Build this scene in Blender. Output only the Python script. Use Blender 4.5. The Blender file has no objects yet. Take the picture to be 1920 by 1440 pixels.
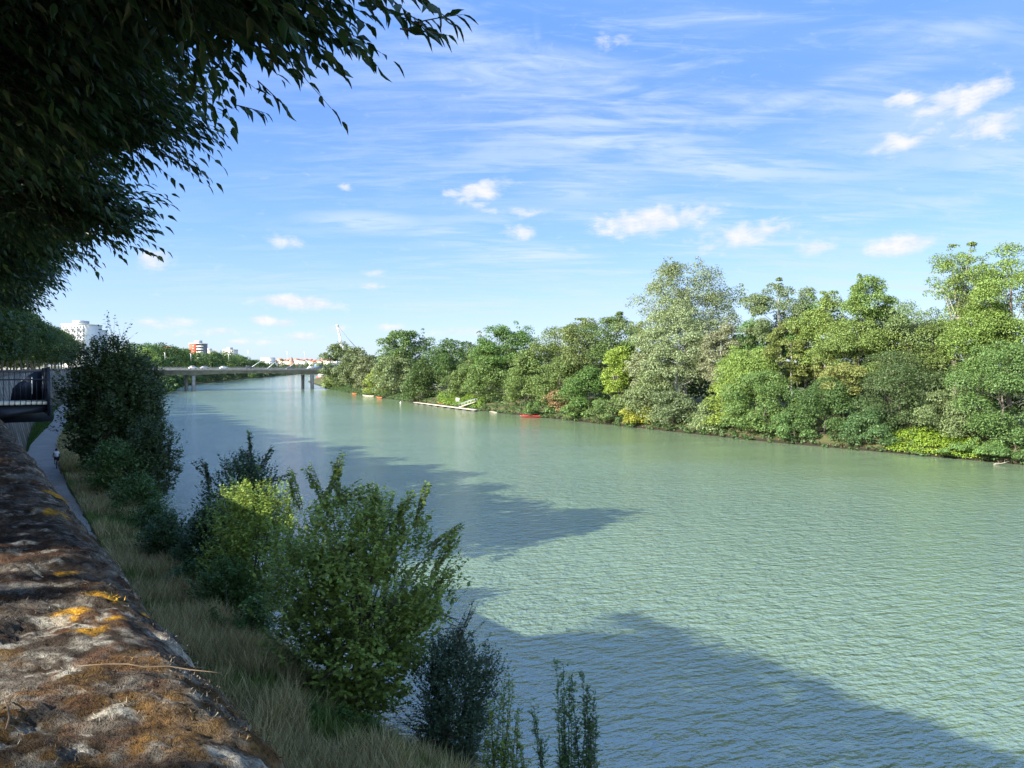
import bpy, math, random
import numpy as np
from mathutils import Vector

S = bpy.context.scene
COL = S.collection
R = math.radians
random.seed(5)
rng = np.random.default_rng(11)
PI = math.pi

# ------------------------------------------------------------------ camera
F = 1442.0            # focal length in pixels of the 1920 px wide photograph
CAMZ = 11.5           # eye height above the water
HOR = 688.0           # horizon row
cam_d = bpy.data.cameras.new('camera')
cam = bpy.data.objects.new('camera', cam_d)
COL.objects.link(cam)
cam.location = (0, 0, CAMZ)
cam.rotation_euler = (R(90) - math.atan((720 - HOR) / F), 0, 0)
cam_d.sensor_width = 36
cam_d.lens = F / 1920 * 36
cam_d.clip_start = 0.05
cam_d.clip_end = 20000
S.camera = cam


def at(px, py, y):
    """point seen at pixel (px,py) of the photograph, y metres ahead"""
    return np.array([(px - 960) / F * y, y, CAMZ + (HOR - py) / F * y])


# ------------------------------------------------------------------ light
SUN_EL = 29.8
SUN_TO = np.array([-0.85, -0.53])            # plan direction towards the sun
SUN_TO = SUN_TO / np.linalg.norm(SUN_TO)
SUNV = np.array([SUN_TO[0] * math.cos(R(SUN_EL)), SUN_TO[1] * math.cos(R(SUN_EL)), math.sin(R(SUN_EL))])
sd = bpy.data.lights.new('sun', 'SUN')
sd.energy = 4.5
sd.angle = R(0.5)
sd.color = (1.0, 0.94, 0.82)
sun = bpy.data.objects.new('sun', sd)
COL.objects.link(sun)
sun.location = (-40, -30, 60)
sun.rotation_euler = Vector((-SUNV[0], -SUNV[1], -SUNV[2])).to_track_quat('-Z', 'Y').to_euler()

S.view_settings.view_transform = 'Standard'
S.view_settings.look = 'None'
S.view_settings.exposure = 1.85
S.view_settings.gamma = 1.0


# ------------------------------------------------------------------ node helpers
class NT:
    def __init__(self, tree):
        self.t = tree
        tree.nodes.clear()

    def n(self, typ, ins=None, **kw):
        nd = self.t.nodes.new(typ)
        for k, v in kw.items():
            setattr(nd, k, v)
        for k, v in (ins or {}).items():
            sock = nd.inputs[k]
            if isinstance(v, bpy.types.NodeSocket):
                self.t.links.new(v, sock)
            else:
                sock.default_value = v
        return nd

    def math(self, op, a, b=0.0, c=0.0, clamp=False):
        return self.n('ShaderNodeMath', {0: a, 1: b, 2: c}, operation=op, use_clamp=clamp).outputs[0]

    def mix(self, fac, a, b, blend='MIX'):
        nd = self.n('ShaderNodeMix', {0: fac, 6: a, 7: b}, data_type='RGBA', blend_type=blend)
        return nd.outputs[2]

    def ramp(self, fac, stops):
        nd = self.n('ShaderNodeValToRGB', {0: fac})
        el = nd.color_ramp.elements
        while len(el) > 1:
            el.remove(el[-1])
        el[0].position, el[0].color = stops[0][0], (*stops[0][1], 1)
        for p, c in stops[1:]:
            e = el.new(p)
            e.color = (*c, 1)
        return nd.outputs[0]

    def noise(self, vec, scale, detail=4, rough=0.55, dist=0.0):
        ins = {'Scale': scale, 'Detail': detail, 'Roughness': rough, 'Distortion': dist}
        if vec is not None:
            ins['Vector'] = vec
        return self.n('ShaderNodeTexNoise', ins).outputs[0]

    def rng(self, v, a, b, c=0.0, d=1.0, smooth=False):
        return self.n('ShaderNodeMapRange', {0: v, 1: a, 2: b, 3: c, 4: d},
                      interpolation_type='SMOOTHSTEP' if smooth else 'LINEAR').outputs[0]


def new_mat(name):
    m = bpy.data.materials.new(name)
    m.use_nodes = True
    return m, NT(m.node_tree)


def out(t, surf):
    t.n('ShaderNodeOutputMaterial', {'Surface': surf})


def plain(name, col, rough=0.7, metal=0.0, var=0.25, scale=3.0, spec=0.4, bump=0.0):
    m, t = new_mat(name)
    co = t.n('ShaderNodeTexCoord').outputs['Object']
    nz = t.noise(co, scale, 5)
    f = t.rng(nz, 0.3, 0.7, 1 - var, 1 + var)
    c = t.n('ShaderNodeVectorMath', {0: tuple(col), 'Scale': f}, operation='SCALE').outputs[0]
    ins = {'Base Color': c, 'Roughness': rough, 'Metallic': metal, 'Specular IOR Level': spec}
    if bump:
        ins['Normal'] = t.n('ShaderNodeBump', {'Height': nz, 'Strength': bump, 'Distance': 0.05}).outputs[0]
    out(t, t.n('ShaderNodeBsdfPrincipled', ins).outputs[0])
    return m


def foliage_mat(name, transl=0.3, val=(0.65, 1.35), spec=0.25, rough=0.5):
    """leaves; the colour is the object's own (Object Info), each leaf a little different"""
    m, t = new_mat(name)
    oc = t.n('ShaderNodeObjectInfo').outputs['Color']
    rnd = t.n('ShaderNodeNewGeometry').outputs['Random Per Island']
    h = t.rng(rnd, 0, 1, 0.485, 0.52)
    rv = t.math('FRACT', t.math('MULTIPLY', rnd, 17.31))
    v = t.rng(rv, 0, 1, *val)
    c = t.n('ShaderNodeHueSaturation', {'Hue': h, 'Saturation': 1.0, 'Value': v, 'Color': oc}).outputs[0]
    p = t.n('ShaderNodeBsdfPrincipled', {'Base Color': c, 'Roughness': rough, 'Specular IOR Level': spec})
    tc = t.mix(1.0, c, (1.35, 1.25, 0.55, 1), 'MULTIPLY')
    tr = t.n('ShaderNodeBsdfTranslucent', {'Color': tc})
    out(t, t.n('ShaderNodeMixShader', {0: transl, 1: p.outputs[0], 2: tr.outputs[0]}).outputs[0])
    return m


M_LEAF = foliage_mat('foliage')
M_OVER = foliage_mat('canopy_leaf', 0.22, (0.6, 1.4), 0.35, 0.42)
M_GRASS = foliage_mat('grass_blade', 0.25, (0.4, 2.0), 0.15, 0.7)


def bark_mat():
    m, t = new_mat('bark')
    oc = t.n('ShaderNodeObjectInfo').outputs['Color']
    co = t.n('ShaderNodeTexCoord').outputs['Object']
    mp = t.n('ShaderNodeMapping', {'Vector': co, 'Scale': (6, 6, 1.3)}).outputs[0]
    nz = t.noise(mp, 2.0, 6, 0.65)
    c = t.n('ShaderNodeVectorMath', {0: oc, 'Scale': t.rng(nz, 0.3, 0.7, 0.6, 1.3)}, operation='SCALE').outputs[0]
    b = t.n('ShaderNodeBump', {'Height': nz, 'Strength': 0.5, 'Distance': 0.04}).outputs[0]
    out(t, t.n('ShaderNodeBsdfPrincipled', {'Base Color': c, 'Roughness': 0.85, 'Normal': b}).outputs[0])
    return m


M_BARK = bark_mat()


# ------------------------------------------------------------------ mesh helpers
def make_mesh(name, V, faces, mat, parent=None, smooth=False, loc=None, vcol=None):
    """V (N,3); faces: list of int arrays (M,k)"""
    V = np.asarray(V, dtype=np.float32).reshape(-1, 3)
    me = bpy.data.meshes.new(name)
    me.vertices.add(len(V))
    me.vertices.foreach_set('co', V.ravel())
    faces = [np.asarray(f, dtype=np.int32) for f in faces if len(f)]
    li = np.concatenate([f.ravel() for f in faces])
    ls, st = [], 0
    for f in faces:
        k = f.shape[1]
        ls.append(st + np.arange(len(f)) * k)
        st += f.size
    me.loops.add(len(li))
    me.loops.foreach_set('vertex_index', li)
    ls = np.concatenate(ls).astype(np.int32)
    me.polygons.add(len(ls))
    me.polygons.foreach_set('loop_start', ls)
    if smooth:
        me.polygons.foreach_set('use_smooth', np.ones(len(ls), dtype=bool))
    if vcol is not None:
        a = me.color_attributes.new('Col', 'FLOAT_COLOR', 'POINT')
        c4 = np.ones((len(V), 4), dtype=np.float32)
        c4[:, :3] = vcol
        a.data.foreach_set('color', c4.ravel())
    me.update(calc_edges=True)
    if mat:
        me.materials.append(mat)
    o = bpy.data.objects.new(name, me)
    COL.objects.link(o)
    if parent:
        o.parent = parent
    if loc is not None:
        o.location = loc
    return o


class MB:
    """collects shapes for ONE mesh"""
    def __init__(self):
        self.V, self.F, self.n = [], {}, 0

    def add(self, V, faces):
        V = np.asarray(V, float).reshape(-1, 3)
        for f in faces:
            f = np.asarray(f, int)
            if f.ndim == 1:
                f = f[None]
            self.F.setdefault(f.shape[1], []).append(f + self.n)
        self.V.append(V)
        self.n += len(V)
        return self

    def box(self, c, s, rz=0.0):
        x, y, z = np.array(s) / 2
        P = np.array([[-x, -y, -z], [x, -y, -z], [x, y, -z], [-x, y, -z], [-x, -y, z], [x, -y, z], [x, y, z], [-x, y, z]])
        if rz:
            ca, sa = math.cos(rz), math.sin(rz)
            P[:, :2] = P[:, :2] @ np.array([[ca, sa], [-sa, ca]])
        return self.add(P + np.array(c), [np.array([[0, 3, 2, 1], [4, 5, 6, 7], [0, 1, 5, 4], [1, 2, 6, 5], [2, 3, 7, 6], [3, 0, 4, 7]])])

    def tube(self, pts, rad, n=7, caps=True):
        pts = np.asarray(pts, float)
        k = len(pts)
        rad = np.broadcast_to(np.asarray(rad, float), (k,))
        d = np.gradient(pts, axis=0)
        d /= np.linalg.norm(d, axis=1)[:, None] + 1e-9
        ref = np.array([0, 0, 1.0]) if abs(d[:, 2]).mean() < 0.8 else np.array([1.0, 0, 0])
        a = np.cross(d, ref)
        a /= np.linalg.norm(a, axis=1)[:, None] + 1e-9
        b = np.cross(d, a)
        th = np.arange(n) / n * 2 * PI
        P = pts[:, None] + rad[:, None, None] * (np.cos(th)[None, :, None] * a[:, None] + np.sin(th)[None, :, None] * b[:, None])
        i = np.arange(k - 1)[:, None] * n
        j = np.arange(n)[None]
        j2 = (j + 1) % n
        q = np.stack([i + j, i + j2, i + n + j2, i + n + j], -1).reshape(-1, 4)
        fs = [q]
        if caps:
            fs += [np.arange(n)[::-1], (k - 1) * n + np.arange(n)]
        return self.add(P.reshape(-1, 3), fs)

    def prism(self, prof, y0, y1, axis='y'):
        """polygon prof [(a,z)] extruded between y0 and y1 (axis y: a is x; axis x: a is y)"""
        k = len(prof)
        p = np.array(prof, float)
        lo = np.stack([p[:, 0], np.full(k, y0), p[:, 1]], 1)
        hi = np.stack([p[:, 0], np.full(k, y1), p[:, 1]], 1)
        V = np.vstack([lo, hi])
        if axis == 'x':
            V = V[:, [1, 0, 2]]
        j = np.arange(k)
        j2 = (j + 1) % k
        return self.add(V, [np.stack([j, j2, j2 + k, j + k], 1), np.arange(k)[::-1], np.arange(k) + k])

    def lathe(self, prof, c=(0, 0, 0), n=12):
        p = np.array(prof, float)
        th = np.arange(n) / n * 2 * PI
        P = np.stack([p[:, None, 0] * np.cos(th), p[:, None, 0] * np.sin(th), np.repeat(p[:, 1:2], n, 1)], -1) + np.array(c)
        k = len(p)
        i = np.arange(k - 1)[:, None] * n
        j = np.arange(n)[None]
        j2 = (j + 1) % n
        return self.add(P.reshape(-1, 3), [np.stack([i + j, i + j2, i + n + j2, i + n + j], -1).reshape(-1, 4)])

    def build(self, name, mat, parent=None, smooth=False, loc=None, color=None):
        o = make_mesh(name, np.vstack(self.V), [np.vstack(f) for f in self.F.values()], mat, parent, smooth, loc)
        if color:
            o.color = (*color, 1)
        return o


def tag(o, label=None, cat=None, group=None, kind=None):
    if label:
        o['label'] = label
    if cat:
        o['category'] = cat
    if group:
        o['group'] = group
    if kind:
        o['kind'] = kind
    return o


def empty(name, loc, rz=0.0):
    o = bpy.data.objects.new(name, None)
    o.empty_display_size = 0.5
    COL.objects.link(o)
    o.location = tuple(float(v) for v in loc)
    o.rotation_euler = (0, 0, rz)
    return o


def copy_tree(o, parent=None):
    c = o.copy()
    COL.objects.link(c)
    if parent:
        c.parent = parent
    for ch in list(o.children):
        copy_tree(ch, c)
    return c


def unit(v):
    return v / (np.linalg.norm(v, axis=-1, keepdims=True) + 1e-9)


def rand_unit(n):
    return unit(rng.normal(size=(n, 3)))


def vnoise(P, seed=0):
    """3D value noise 0..1, vectorised"""
    P = np.asarray(P, float)
    I = np.floor(P).astype(np.int64)
    f = P - I
    f = f * f * (3 - 2 * f)

    def h(ix, iy, iz):
        n = (ix * 374761393 + iy * 668265263 + iz * 2147483647 + seed * 1274126177) & 0xFFFFFFFF
        n = ((n ^ (n >> 13)) * 1274126177) & 0xFFFFFFFF
        n = (n ^ (n >> 16)) * 2246822519 & 0xFFFFFFFF
        return ((n ^ (n >> 15)) & 0xFFFFFF) / float(0xFFFFFF)
    r = 0
    for dx in (0, 1):
        for dy in (0, 1):
            for dz in (0, 1):
                w = (f[:, 0] if dx else 1 - f[:, 0]) * (f[:, 1] if dy else 1 - f[:, 1]) * (f[:, 2] if dz else 1 - f[:, 2])
                r = r + w * h(I[:, 0] + dx, I[:, 1] + dy, I[:, 2] + dz)
    return r


def fbm(P, sc, oct=4, gain=0.5, seed=0):
    r, a, t = 0, 1.0, 0
    for k in range(oct):
        r = r + a * vnoise(np.asarray(P) * sc * 2 ** k, seed + k)
        t += a
        a *= gain
    return r / t


def sstep(x, a, b):
    t = np.clip((x - a) / (b - a), 0, 1)
    return t * t * (3 - 2 * t)


# ------------------------------------------------------------------ plan of the place
def poly(pts):
    p = np.array(sorted(pts), float)
    return lambda y: np.interp(y, p[:, 0], p[:, 1])


WX = poly([(-40, 29.08), (0.86, -0.26), (40, -28.4), (92, -60.2), (156, -97.4), (320, -180), (420, -226), (1300, -440)])   # quay wall, outer edge
PX = poly([(-20, 18.2), (20, -8.3), (48, -26.8), (68.8, -40.5), (92, -54.5), (133, -77), (156, -91), (300, -166), (420, -214), (1300, -430)])   # path, river side
LW = poly([(-20, 34), (0, 18), (10, 8), (16, 3.2), (19.5, 0.5), (22.5, -3), (32, -10), (43, -17), (60, -27.5), (80, -39.5), (100, -50), (150, -78),
           (200, -101), (291, -135), (400, -175), (488, -206), (754, -261), (1184, -328), (1300, -345)])      # left water line
RW = poly([(-60, 154), (40, 91), (90, 60), (118, 39), (176, 6), (215, -16), (331, -69), (414, -100), (600, -160), (900, -222), (1184, -268), (1300, -290)])
def PW(y):
    return np.interp(y, [60, 100, 140], [3.7, 3.2, 2.4])


def section(y):
    w, p, l, r = float(WX(y)), float(PX(y)), float(LW(y)), float(RW(y))
    pl = p - float(PW(y))
    xs = [-9000, -2000, w - 150, w - 12, w - 0.5, w - 0.35, w + 2.0, pl, p, p + 0.45 * (l - p), l - 0.5, l, l + 3, l + 14]
    zs = [9.8, 9.8, 9.8, 9.8, 9.8, 1.9, 2.1, 2.1, 2.1, 1.75, 0.35, 0, -1.0, -3]
    xs += [r - 14, r - 3, r, r + 0.8, r + 4, r + 12, r + 60, r + 600, 9000]
    zs += [-3, -1.0, 0, 0.55, 1.6, 2.8, 4, 4, 4]
    xs = np.maximum.accumulate(np.array(xs) + np.arange(len(xs)) * 1e-4)
    return xs, np.array(zs, float)


def gz(x, y):
    xs, zs = section(y)
    return float(np.interp(x, xs, zs))


# ------------------------------------------------------------------ ground
def ground_mat():
    m, t = new_mat('ground')
    co = t.n('ShaderNodeTexCoord').outputs['Object']
    a = t.noise(co, 0.35, 6, 0.6)
    b = t.noise(co, 3.0, 6, 0.65)
    f = t.math('ADD', t.math('MULTIPLY', a, 0.6), t.math('MULTIPLY', b, 0.4))
    c = t.ramp(f, [(0.3, (0.03, 0.042, 0.016)), (0.47, (0.06, 0.07, 0.028)), (0.58, (0.10, 0.09, 0.045)), (0.72, (0.16, 0.135, 0.08))])
    bank_shade = t.rng(t.n('ShaderNodeSeparateXYZ', {0: co}).outputs[2], 0.15, 0.9, 0.0, 1.0, True)     # shade under the overhanging leaves painted dark along the water line
    c = t.mix(bank_shade, (0.022, 0.02, 0.013, 1), c)
    bp = t.n('ShaderNodeBump', {'Height': b, 'Strength': 0.8, 'Distance': 0.12}).outputs[0]
    out(t, t.n('ShaderNodeBsdfPrincipled', {'Base Color': c, 'Roughness': 0.95, 'Normal': bp, 'Specular IOR Level': 0.1}).outputs[0])
    return m


rows = list(np.concatenate([np.arange(-60, 12, 6), np.arange(12, 60, 1.5), np.arange(60, 170, 4), np.arange(170, 430, 12), np.arange(430, 1300, 40), [1300]]))
V = []
for y in rows:
    xs, zs = section(y)
    zs = zs.copy()
    for k in (9, 10, 18, 19, 20):
        zs[k] += 0.22 * (rng.random() - 0.5)
    V.append(np.stack([xs, np.full(len(xs), y), zs], 1))
nc = len(V[0])
for y, zz in ((1303, 3.0), (1500, 7.0), (1900, 10.0), (3000, 14.0), (9000, 20.0)):
    v = V[len(rows) - 1].copy()
    v[:, 1] = y
    v[:, 2] = zz + rng.random(nc) * 0.3
    v[5:18, 2] = zz
    V.append(v)
nr = len(V)
idx = np.arange(nr * nc).reshape(nr, nc)
q = np.stack([idx[:-1, :-1], idx[:-1, 1:], idx[1:, 1:], idx[1:, :-1]], -1).reshape(-1, 4)
tag(make_mesh('ground', np.vstack(V), [q], ground_mat()), kind='structure')


def path_mat():
    m, t = new_mat('path')
    co = t.n('ShaderNodeTexCoord').outputs['Object']
    a = t.noise(co, 0.5, 5, 0.6)
    b = t.noise(co, 40, 3, 0.6)
    f = t.math('ADD', t.math('MULTIPLY', a, 0.7), t.math('MULTIPLY', b, 0.3))
    c = t.ramp(f, [(0.3, (0.19, 0.18, 0.165)), (0.6, (0.27, 0.257, 0.235)), (0.75, (0.33, 0.31, 0.28))])
    out(t, t.n('ShaderNodeBsdfPrincipled', {'Base Color': c, 'Roughness': 0.9, 'Specular IOR Level': 0.2}).outputs[0])
    return m


ys = np.concatenate([np.arange(10, 170, 1.2), np.arange(170, 420, 8)])
jit = lambda n: (rng.random(n) - 0.5) * 0.3
pr = np.stack([PX(ys) + jit(len(ys)), ys, np.full(len(ys), 2.125)], 1)
pl = np.stack([PX(ys) - PW(ys) + jit(len(ys)), ys, np.full(len(ys), 2.125)], 1)
n = len(ys)
tag(make_mesh('path', np.vstack([pl, pr]), [np.stack([np.arange(n - 1), np.arange(n - 1) + n, np.arange(1, n) + n, np.arange(1, n)], 1)], path_mat()), kind='structure')


# ------------------------------------------------------------------ river
def water_mat():
    m, t = new_mat('river_water')
    co = t.n('ShaderNodeTexCoord').outputs['Object']
    rot = t.n('ShaderNodeMapping', {'Vector': co, 'Rotation': (0, 0, R(-20))}).outputs[0]
    st = t.n('ShaderNodeMapping', {'Vector': rot, 'Scale': (0.42, 1.0, 1.0)}).outputs[0]
    big = t.noise(st, 0.10, 3, 0.5)
    patch = t.noise(st, 0.022, 3, 0.5)
    w1 = t.noise(st, 1.8, 3, 0.5, 0.35)
    w2 = t.noise(st, 5.2, 3, 0.55, 0.3)
    w3 = t.noise(rot, 2.9, 3, 0.6, 0.2)
    amp = t.rng(patch, 0.36, 0.64, 0.55, 1.3)
    sp = t.n('ShaderNodeSeparateXYZ', {0: co})     # the water lies calmer in the lee of the wooded bank
    lee = t.math('SUBTRACT', t.math('SUBTRACT', 117.0, t.math('MULTIPLY', sp.outputs[1], 0.585)), sp.outputs[0])
    lee = t.math('ADD', lee, t.math('MULTIPLY', t.math('SUBTRACT', patch, 0.5), 40.0))
    amp = t.math('MULTIPLY', amp, t.rng(lee, 2.0, 70.0, 0.14, 1.0, True))
    h = t.math('ADD', t.math('MULTIPLY', w1, 0.17), t.math('MULTIPLY', w2, 0.05))
    h = t.math('ADD', h, t.math('MULTIPLY', w3, 0.08))
    h = t.math('ADD', t.math('MULTIPLY', h, amp), t.math('MULTIPLY', big, 0.15))
    bp = t.n('ShaderNodeBump', {'Height': h, 'Strength': 1.0, 'Distance': 2.2}).outputs[0]
    cl = t.noise(co, 0.03, 3, 0.5)
    c = t.mix(t.rng(cl, 0.35, 0.65), (0.112, 0.162, 0.092, 1), (0.128, 0.184, 0.106, 1))
    out(t, t.n('ShaderNodeBsdfPrincipled', {'Base Color': c, 'Roughness': 0.1, 'IOR': 3.1, 'Specular IOR Level': 0.5, 'Normal': bp}).outputs[0])
    return m


tag(make_mesh('river', [[-900, -60, 0], [400, -60, 0], [400, 1302, 0], [-900, 1302, 0]], [[[0, 1, 2, 3]]], water_mat()), kind='structure')


# ------------------------------------------------------------------ foliage builders
def rhombus(P, N, T, size, aspect=0.55):
    """one leaf-shaped quad per point; T is the leaf's long axis"""
    T = unit(T - N * (T * N).sum(1, keepdims=True))
    B = np.cross(N, T)
    s = np.asarray(size)[:, None]
    V = np.stack([P - T * s * 0.5, P + B * s * 0.5 * aspect - T * s * 0.05, P + T * s * 0.5, P - B * s * 0.5 * aspect - T * s * 0.05], 1).reshape(-1, 3)
    return V, np.arange(len(P) * 4).reshape(-1, 4)


def clump_leaves(cen, rad, nleaf, size, flat=0.75, up=0.45, shell=0.5, aspect=0.6, bias=0.7):
    cnt = np.maximum(4, (nleaf * rad ** 2 / (rad ** 2).sum()).astype(int))
    i = np.repeat(np.arange(len(cen)), cnt)
    n = len(i)
    d = rand_unit(n)
    d[:, 2] = np.where(d[:, 2] < -0.4, -d[:, 2], d[:, 2])
    r = rad[i] * (shell + (1 - shell) * rng.random(n) ** 0.6) * (0.85 + 0.3 * rng.random(n))
    P = cen[i] + d * r[:, None] * np.array([1, 1, flat])
    N = unit(d * bias + np.array([0, 0, up]) + rng.normal(size=(n, 3)) * 0.42)
    return rhombus(P, N, rand_unit(n), size * (0.65 + 0.7 * rng.random(n)), aspect)


def prof(kind, h):
    if kind == 'round':
        return np.sqrt(np.clip(1 - (2 * h - 1) ** 2, 0, 1)) ** 0.8
    if kind == 'oval':
        return np.sin(PI * np.clip(h, 0, 1) ** 0.75) ** 0.65
    if kind == 'bush':
        return np.sqrt(np.clip(1 - h ** 2.2, 0, 1)) * (0.88 + 0.12 * np.sin(PI * h))
    if kind == 'column':
        return np.sqrt(np.clip(1 - h ** 4, 0, 1)) * np.clip(0.45 + 2.2 * h, 0, 1)
    if kind == 'vase':
        return np.clip(0.3 + 1.1 * h, 0, 1) * np.sqrt(np.clip(1 - h ** 5, 0, 1))
    if kind == 'cone':
        return np.clip(1.05 - h, 0, 1) ** 0.8
    return np.ones_like(h)


def crown_points(kind, rx, ry, z0, z1, k, lobes=3, inner=0.35, rough=0.3):
    """centres of foliage clumps filling a crown, more of them near its skin"""
    h = rng.random(k * 6)
    w = prof(kind, h)
    keep = rng.random(len(h)) < 0.15 + 0.85 * w
    h, w = h[keep][:k], w[keep][:k]
    k = len(h)
    th = rng.random(k) * 2 * PI
    ph = rng.random(4) * 6.28
    lob = 1 + rough * (0.6 * np.sin(lobes * th + ph[0] + 4 * h) + 0.5 * np.sin(2 * th - 7 * h + ph[1])) + rough * 0.5 * rng.normal(size=k)
    rho = (inner + (1 - inner) * np.sqrt(rng.random(k))) * w * np.clip(lob, 0.4, 1.35)
    z = z0 + (z1 - z0) * h
    return np.stack([rho * rx * np.cos(th), rho * ry * np.sin(th), z], 1)


def limbs(mb, base, top, cen, trad, bend, nl=10):
    """tapered trunk with limbs out to foliage clumps"""
    z = np.linspace(0, 1, 7)
    tr = base + (top - base) * z[:, None]
    tr[1:-1, :2] += rng.normal(size=(5, 2)) * bend
    mb.tube(tr, trad * (1 - 0.82 * z), 7)
    if len(cen):
        sel = rng.choice(len(cen), min(nl, len(cen)), replace=False)
        for c in cen[sel]:
            f = np.clip((c[2] - base[2]) / max(top[2] - base[2], 0.1) * 0.75 - 0.08, 0.08, 0.9)
            p0 = base + (top - base) * f
            p0 = np.array([np.interp(f, z, tr[:, q]) for q in range(3)])
            mid = p0 * 0.5 + c * 0.5 + np.array([0, 0, -0.08]) * np.linalg.norm(c - p0) + rng.normal(size=3) * bend * 0.5
            r0 = trad * (1 - 0.82 * f) * 0.5
            mb.tube([p0, mid, c], [r0, r0 * 0.6, r0 * 0.2], 5, False)


def tree(name, pos, H, rx, zbot, kind, color, label, cat='tree', group=None, nleaf=7000, leaf=0.34, k=46, cr=0.2, bark=(0.12, 0.1, 0.08),
         trad=None, ry=None, flat=0.75, rough=0.3, inner=0.3, up=0.45, nl=9, lean=(0, 0), shell=0.5, spikes=0, bias=0.7, seedpts=None, rz=0.0):
    """pos: base; H height of the top, zbot of the crown's underside above the base"""
    root = empty(name, pos)
    tag(root, label, cat, group)
    ry = ry or rx
    crm = cr * min(rx, max(0.5 * (H - zbot), 0.5)) * 2
    c = crown_points(kind, rx - crm * 0.5, ry - crm * 0.5, zbot + crm * 0.35, H - crm * 0.6, k, inner=inner, rough=rough)
    c[:, 0] += lean[0] * (c[:, 2] / H)
    c[:, 1] += lean[1] * (c[:, 2] / H)
    rad = crm * (0.6 + 0.75 * rng.random(len(c)))
    for s in range(spikes):           # shoots that stand above the crown
        j = rng.integers(len(c))
        p = c[j] + np.array([0, 0, 0.0])
        L = (0.25 + 0.5 * rng.random()) * (H - zbot) * 0.5
        m = 5
        tt = np.linspace(0.2, 1, m)[:, None]
        pts = p + tt * np.array([rng.normal() * 0.25 * L, rng.normal() * 0.25 * L, L])
        pts[:, 2] = np.minimum(pts[:, 2], H)
        c = np.vstack([c, pts])
        rad = np.concatenate([rad, crm * 0.38 * np.ones(m)])
    Vv, q = clump_leaves(c, rad, nleaf, leaf, flat, up, shell, bias=bias)
    zmin = 0.08
    Vv[:, 2] = np.maximum(Vv[:, 2], zmin)
    cro = make_mesh('crown', Vv, [q], M_LEAF, root)
    cro.color = (*color, 1)
    mb = MB()
    trad = trad or max(0.05, H * 0.016)
    limbs(mb, np.array([0, 0, -0.4]), np.array([lean[0] * 0.8, lean[1] * 0.8, zbot + (H - zbot) * 0.75]), c, trad, H * 0.012, nl)
    mb.build('trunk', M_BARK, root, True, color=bark)
    return root


# ------------------------------------------------------------------ woods on the far bank
def bank_y(px, off):
    y = np.linspace(60, 700, 6400)
    f = RW(y) + off - (px - 960) / F * y
    s = np.where(np.sign(f[:-1]) != np.sign(f[1:]))[0]
    return float(y[s[0]]) if len(s) else 420.0


OLV, GRN, DRK, LIM, SIL, YEL, MID, PAL, ASH = ((0.088, 0.138, 0.044), (0.075, 0.132, 0.04), (0.05, 0.092, 0.030), (0.15, 0.215, 0.04), (0.165, 0.205, 0.125),
                                               (0.122, 0.182, 0.05), (0.09, 0.152, 0.05), (0.125, 0.175, 0.08), (0.108, 0.15, 0.072))
GB = 'trees and shrubs of the wooded far bank'
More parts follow.
